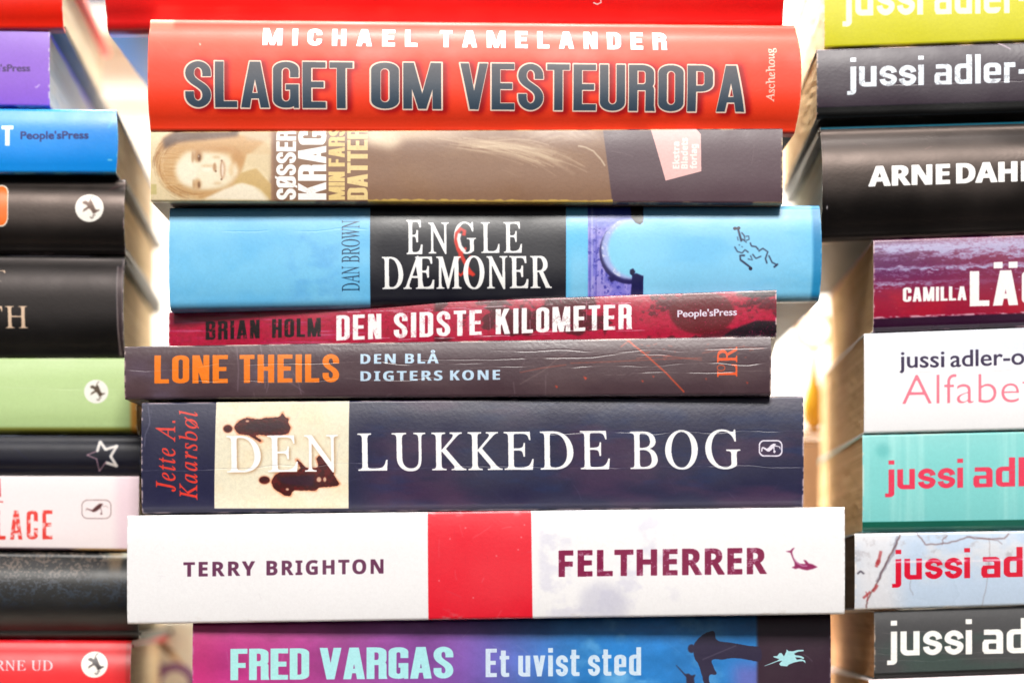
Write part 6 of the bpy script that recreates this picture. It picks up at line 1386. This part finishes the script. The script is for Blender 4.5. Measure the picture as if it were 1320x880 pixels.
make_book('paper', rframe(1127, .012, (1128, 787, 1320, 780), (1128, 875, 1320, 868)), paint_r_grey,
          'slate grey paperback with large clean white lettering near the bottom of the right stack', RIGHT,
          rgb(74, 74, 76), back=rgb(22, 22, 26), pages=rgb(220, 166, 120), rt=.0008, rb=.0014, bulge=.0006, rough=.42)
def paint_r_last(C):
    C.c[:] = rgb(250, 238, 240); C.fill(fbm(C.X, C.Y, 60, 30, 361) * .4, rgb(244, 226, 232)); C.grain(.015)
make_book('paper', rframe(1120, .010, (1122, 875.5, 1320, 868.5), (1122, 931, 1320, 930)), paint_r_last,
          'white book of which only the upper edge shows at the bottom of the right stack', RIGHT,
          rgb(250, 238, 240), pages=rgb(210, 160, 110), rt=.0008, rb=.001, bulge=.0006, rough=.4)

# ================================================================== the table and what stands out of focus behind
def wpt(px, py, d):
    """point at depth d behind the front of the stacks that the photo shows at (px, py)"""
    return Vector(((px - CX) / FPX * (D + d), d, (HY - py) / FPX * (D + d)))
TZ = (HY - 933) / FPX * D
def box(name, mat, lo, hi, parent=None, bevel=.0):
    x0, y0, z0 = lo; x1, y1, z1 = hi
    v = [(x0, y0, z0), (x1, y0, z0), (x1, y1, z0), (x0, y1, z0), (x0, y0, z1), (x1, y0, z1), (x1, y1, z1), (x0, y1, z1)]
    f = [(0, 3, 2, 1), (4, 5, 6, 7), (0, 1, 5, 4), (1, 2, 6, 5), (2, 3, 7, 6), (3, 0, 4, 7)]
    return link(name, v, f, mat, parent, bevel=bevel)
tm = cover_material('table_top', rgb(238, 226, 206), .45)
t = box('table', tm, (-.7, -.022, TZ - .03), (.7, .85, TZ - .0006), bevel=.004); t['kind'] = 'structure'
wm = cover_material('wall_paint', rgb(214, 204, 190), .8, .05)
w = box('wall', wm, (-1.2, .86, TZ - .6), (1.2, .92, 1.4)); w['kind'] = 'structure'

def thing(name, loc, label, cat, group=None):
    o = bpy.data.objects.new(name, None); COL.objects.link(o); o.location = loc; o.empty_display_size = .02
    o['label'] = label; o['category'] = cat
    if group: o['group'] = group
    return o
wh = cover_material('white_card', rgb(255, 252, 244), .6, .03)
# tall white box behind the middle stack
a = wpt(117, 58, .36); b = wpt(1260, 58, .36)
bx = thing('storage_box', ((a.x + b.x) / 2, .36, TZ), 'tall white box out of focus in the gaps behind the middle stack', 'box')
hw = (b.x - a.x) / 2; H = a.z - TZ
box('box_body', wh, (-hw, 0, 0), (hw, .09, H - .03), bx, bevel=.006)
box('lid', wh, (-hw - .001, -.0015, H - .0295), (hw + .001, .0925, H), bx, bevel=.005)
# a dark box above, far behind the top left books
a = wpt(92, -120, .33); b = wpt(142, 13, .33)
dk = thing('storage_box', ((a.x + b.x) / 2, .33, b.z), 'dark grey box out of focus at the top edge, beside the top left red book', 'box')
hw2 = (b.x - a.x) / 2
box('box_body', cover_material('grey_card', rgb(70, 72, 84), .7), (-hw2, 0, 0), (hw2, .03, (a.z - b.z) * .8), dk, bevel=.003)
box('lid', cover_material('grey_lid', rgb(84, 84, 92), .7), (-hw2 - .001, -.001, (a.z - b.z) * .8 + .0002), (hw2 + .001, .031, a.z - b.z), dk, bevel=.002)
# wall shelf that carries it
box('shelf', cover_material('shelf_board', rgb(206, 192, 176), .6), (-.34, .325, b.z - .012), (-.02, .42, b.z - .0002), None, bevel=.001)
sh = bpy.data.objects['shelf']; sh['label'] = 'pale beige shelf edge out of focus at the upper left'; sh['category'] = 'shelf'

# brown carton low down in the right gap
a = wpt(1030, 563, .19); b = wpt(1160, 563, .19)
cb = thing('cardboard_carton', ((a.x + b.x) / 2, .19, TZ), 'brown cardboard carton out of focus, low in the right gap', 'carton')
hw3 = (b.x - a.x) / 2; H3 = a.z - TZ
br = cover_material('brown_card', rgb(186, 150, 118), .8)
box('carton_body', br, (-hw3, 0, 0), (hw3, .05, H3 - .0022), cb, bevel=.001)
for s_ in (-1, 1):
    box('flap', br, (min(s_ * .0003, s_ * hw3), 0, H3 - .002), (max(s_ * .0003, s_ * hw3), .05, H3), cb, bevel=.0005)

# golden ring with an amber drop on it
def lathe(name, prof, mat, parent, loc=(0, 0, 0), n=24):
    v, f = [], []
    for r_, z in prof:
        for k in range(n):
            v.append((loc[0] + r_ * math.cos(2 * math.pi * k / n), loc[1] + r_ * math.sin(2 * math.pi * k / n), loc[2] + z))
    for i in range(len(prof) - 1):
        for k in range(n):
            f.append((i * n + k, i * n + (k + 1) % n, (i + 1) * n + (k + 1) % n, (i + 1) * n + k))
    return link(name, v, f, mat, parent, smooth=True)
def torus(name, R_, r_, mat, parent, loc, n=36, m=10, flat=False):
    v, f = [], []
    for i in range(n):
        a_ = 2 * math.pi * i / n
        for j in range(m):
            t_ = 2 * math.pi * j / m
            q = R_ + r_ * math.cos(t_)
            v.append((loc[0] + q * math.cos(a_), loc[1] + r_ * math.sin(t_) * (.25 if flat else 1), loc[2] + q * math.sin(a_)))
    for i in range(n):
        for j in range(m):
            f.append((i * m + j, ((i + 1) % n) * m + j, ((i + 1) % n) * m + (j + 1) % m, i * m + (j + 1) % m))
    return link(name, v, f, mat, parent, smooth=True)
gold = cover_material('gold_metal', rgb(206, 150, 60), .35)
gold.node_tree.nodes['Principled BSDF'].inputs['Metallic'].default_value = .5
amber = cover_material('amber_glaze', rgb(246, 190, 50), .25)
c = wpt(1049, 425, .16)
pz = wpt(1049, 560, .16).z
og = thing('golden_ornament', (c.x, .16, pz), 'golden ring with an amber drop below it, out of focus in the right gap', 'ornament')
cz = c.z - pz
torus('ring', .0068, .0010, gold, og, (0, 0, cz))
lathe('drop', [(0.0, .002), (.0022, .0025), (.0044, .006), (.0046, .011), (.0034, .017), (.0020, .021), (.0012, .026), (.0007, cz - .0079), (0, cz - .0078)], amber, og)
lathe('foot', [(0, 0), (.0052, 0), (.0052, .0016), (.0016, .0021), (0, .0021)], gold, og)

# white card with a purple ring printed on it, lower left gap
a = wpt(150, 800, .165); b = wpt(262, 800, .165)
cd = thing('greeting_card', ((a.x + b.x) / 2, .165, TZ), 'white card with a purple ring, out of focus in the lower left gap', 'card')
hw4 = (b.x - a.x) / 2; H4 = a.z - TZ
box('card', wh, (-hw4, 0, 0), (hw4, .0012, H4), cd, bevel=.0003)
q = wpt(226, 882, .165)
pu = cover_material('purple_ink', rgb(140, 84, 150), .6); li = cover_material('lilac_ink', rgb(200, 190, 240), .6)
torus('printed_ring', .0072, .0016, pu, cd, (q.x - (a.x + b.x) / 2, -.0006, q.z - TZ), flat=True)
q = wpt(196, 864, .165)
lathe_l = link('lilac_patch', [(q.x - (a.x + b.x) / 2 + .0062 * math.cos(t_ * math.pi / 8), y_, q.z - TZ + .0042 * math.sin(t_ * math.pi / 8)) for y_ in (-.0003, -.00005) for t_ in range(16)],
               [tuple(range(16)), tuple(range(31, 15, -1))] + [(t_, (t_ + 1) % 16, 16 + (t_ + 1) % 16, 16 + t_) for t_ in range(16)], li, cd)
# thin stick put in for a brown diagonal streak
p0 = wpt(190, 812, .15); p1 = wpt(236, 856, .15)
E1 = thing('stick', (p1.x, .15, p1.z), 'brown stick put in for a diagonal streak, out of focus in the lower left gap', 'stick')
dv = (p0 - p1); ln = dv.length
E1.rotation_euler = dv.to_track_quat('Z', 'Y').to_euler()
lathe('stick_body', [(0, .006), (.0014, .006), (.0014, ln + .02), (0, ln + .02)], cover_material('brown_lacquer', rgb(140, 96, 60), .4), E1, n=6)
lathe('stick_tip', [(0, -.001), (.0003, 0), (.0014, .0059), (0, .0059)], cover_material('bare_wood', rgb(220, 180, 130), .7), E1, n=6)
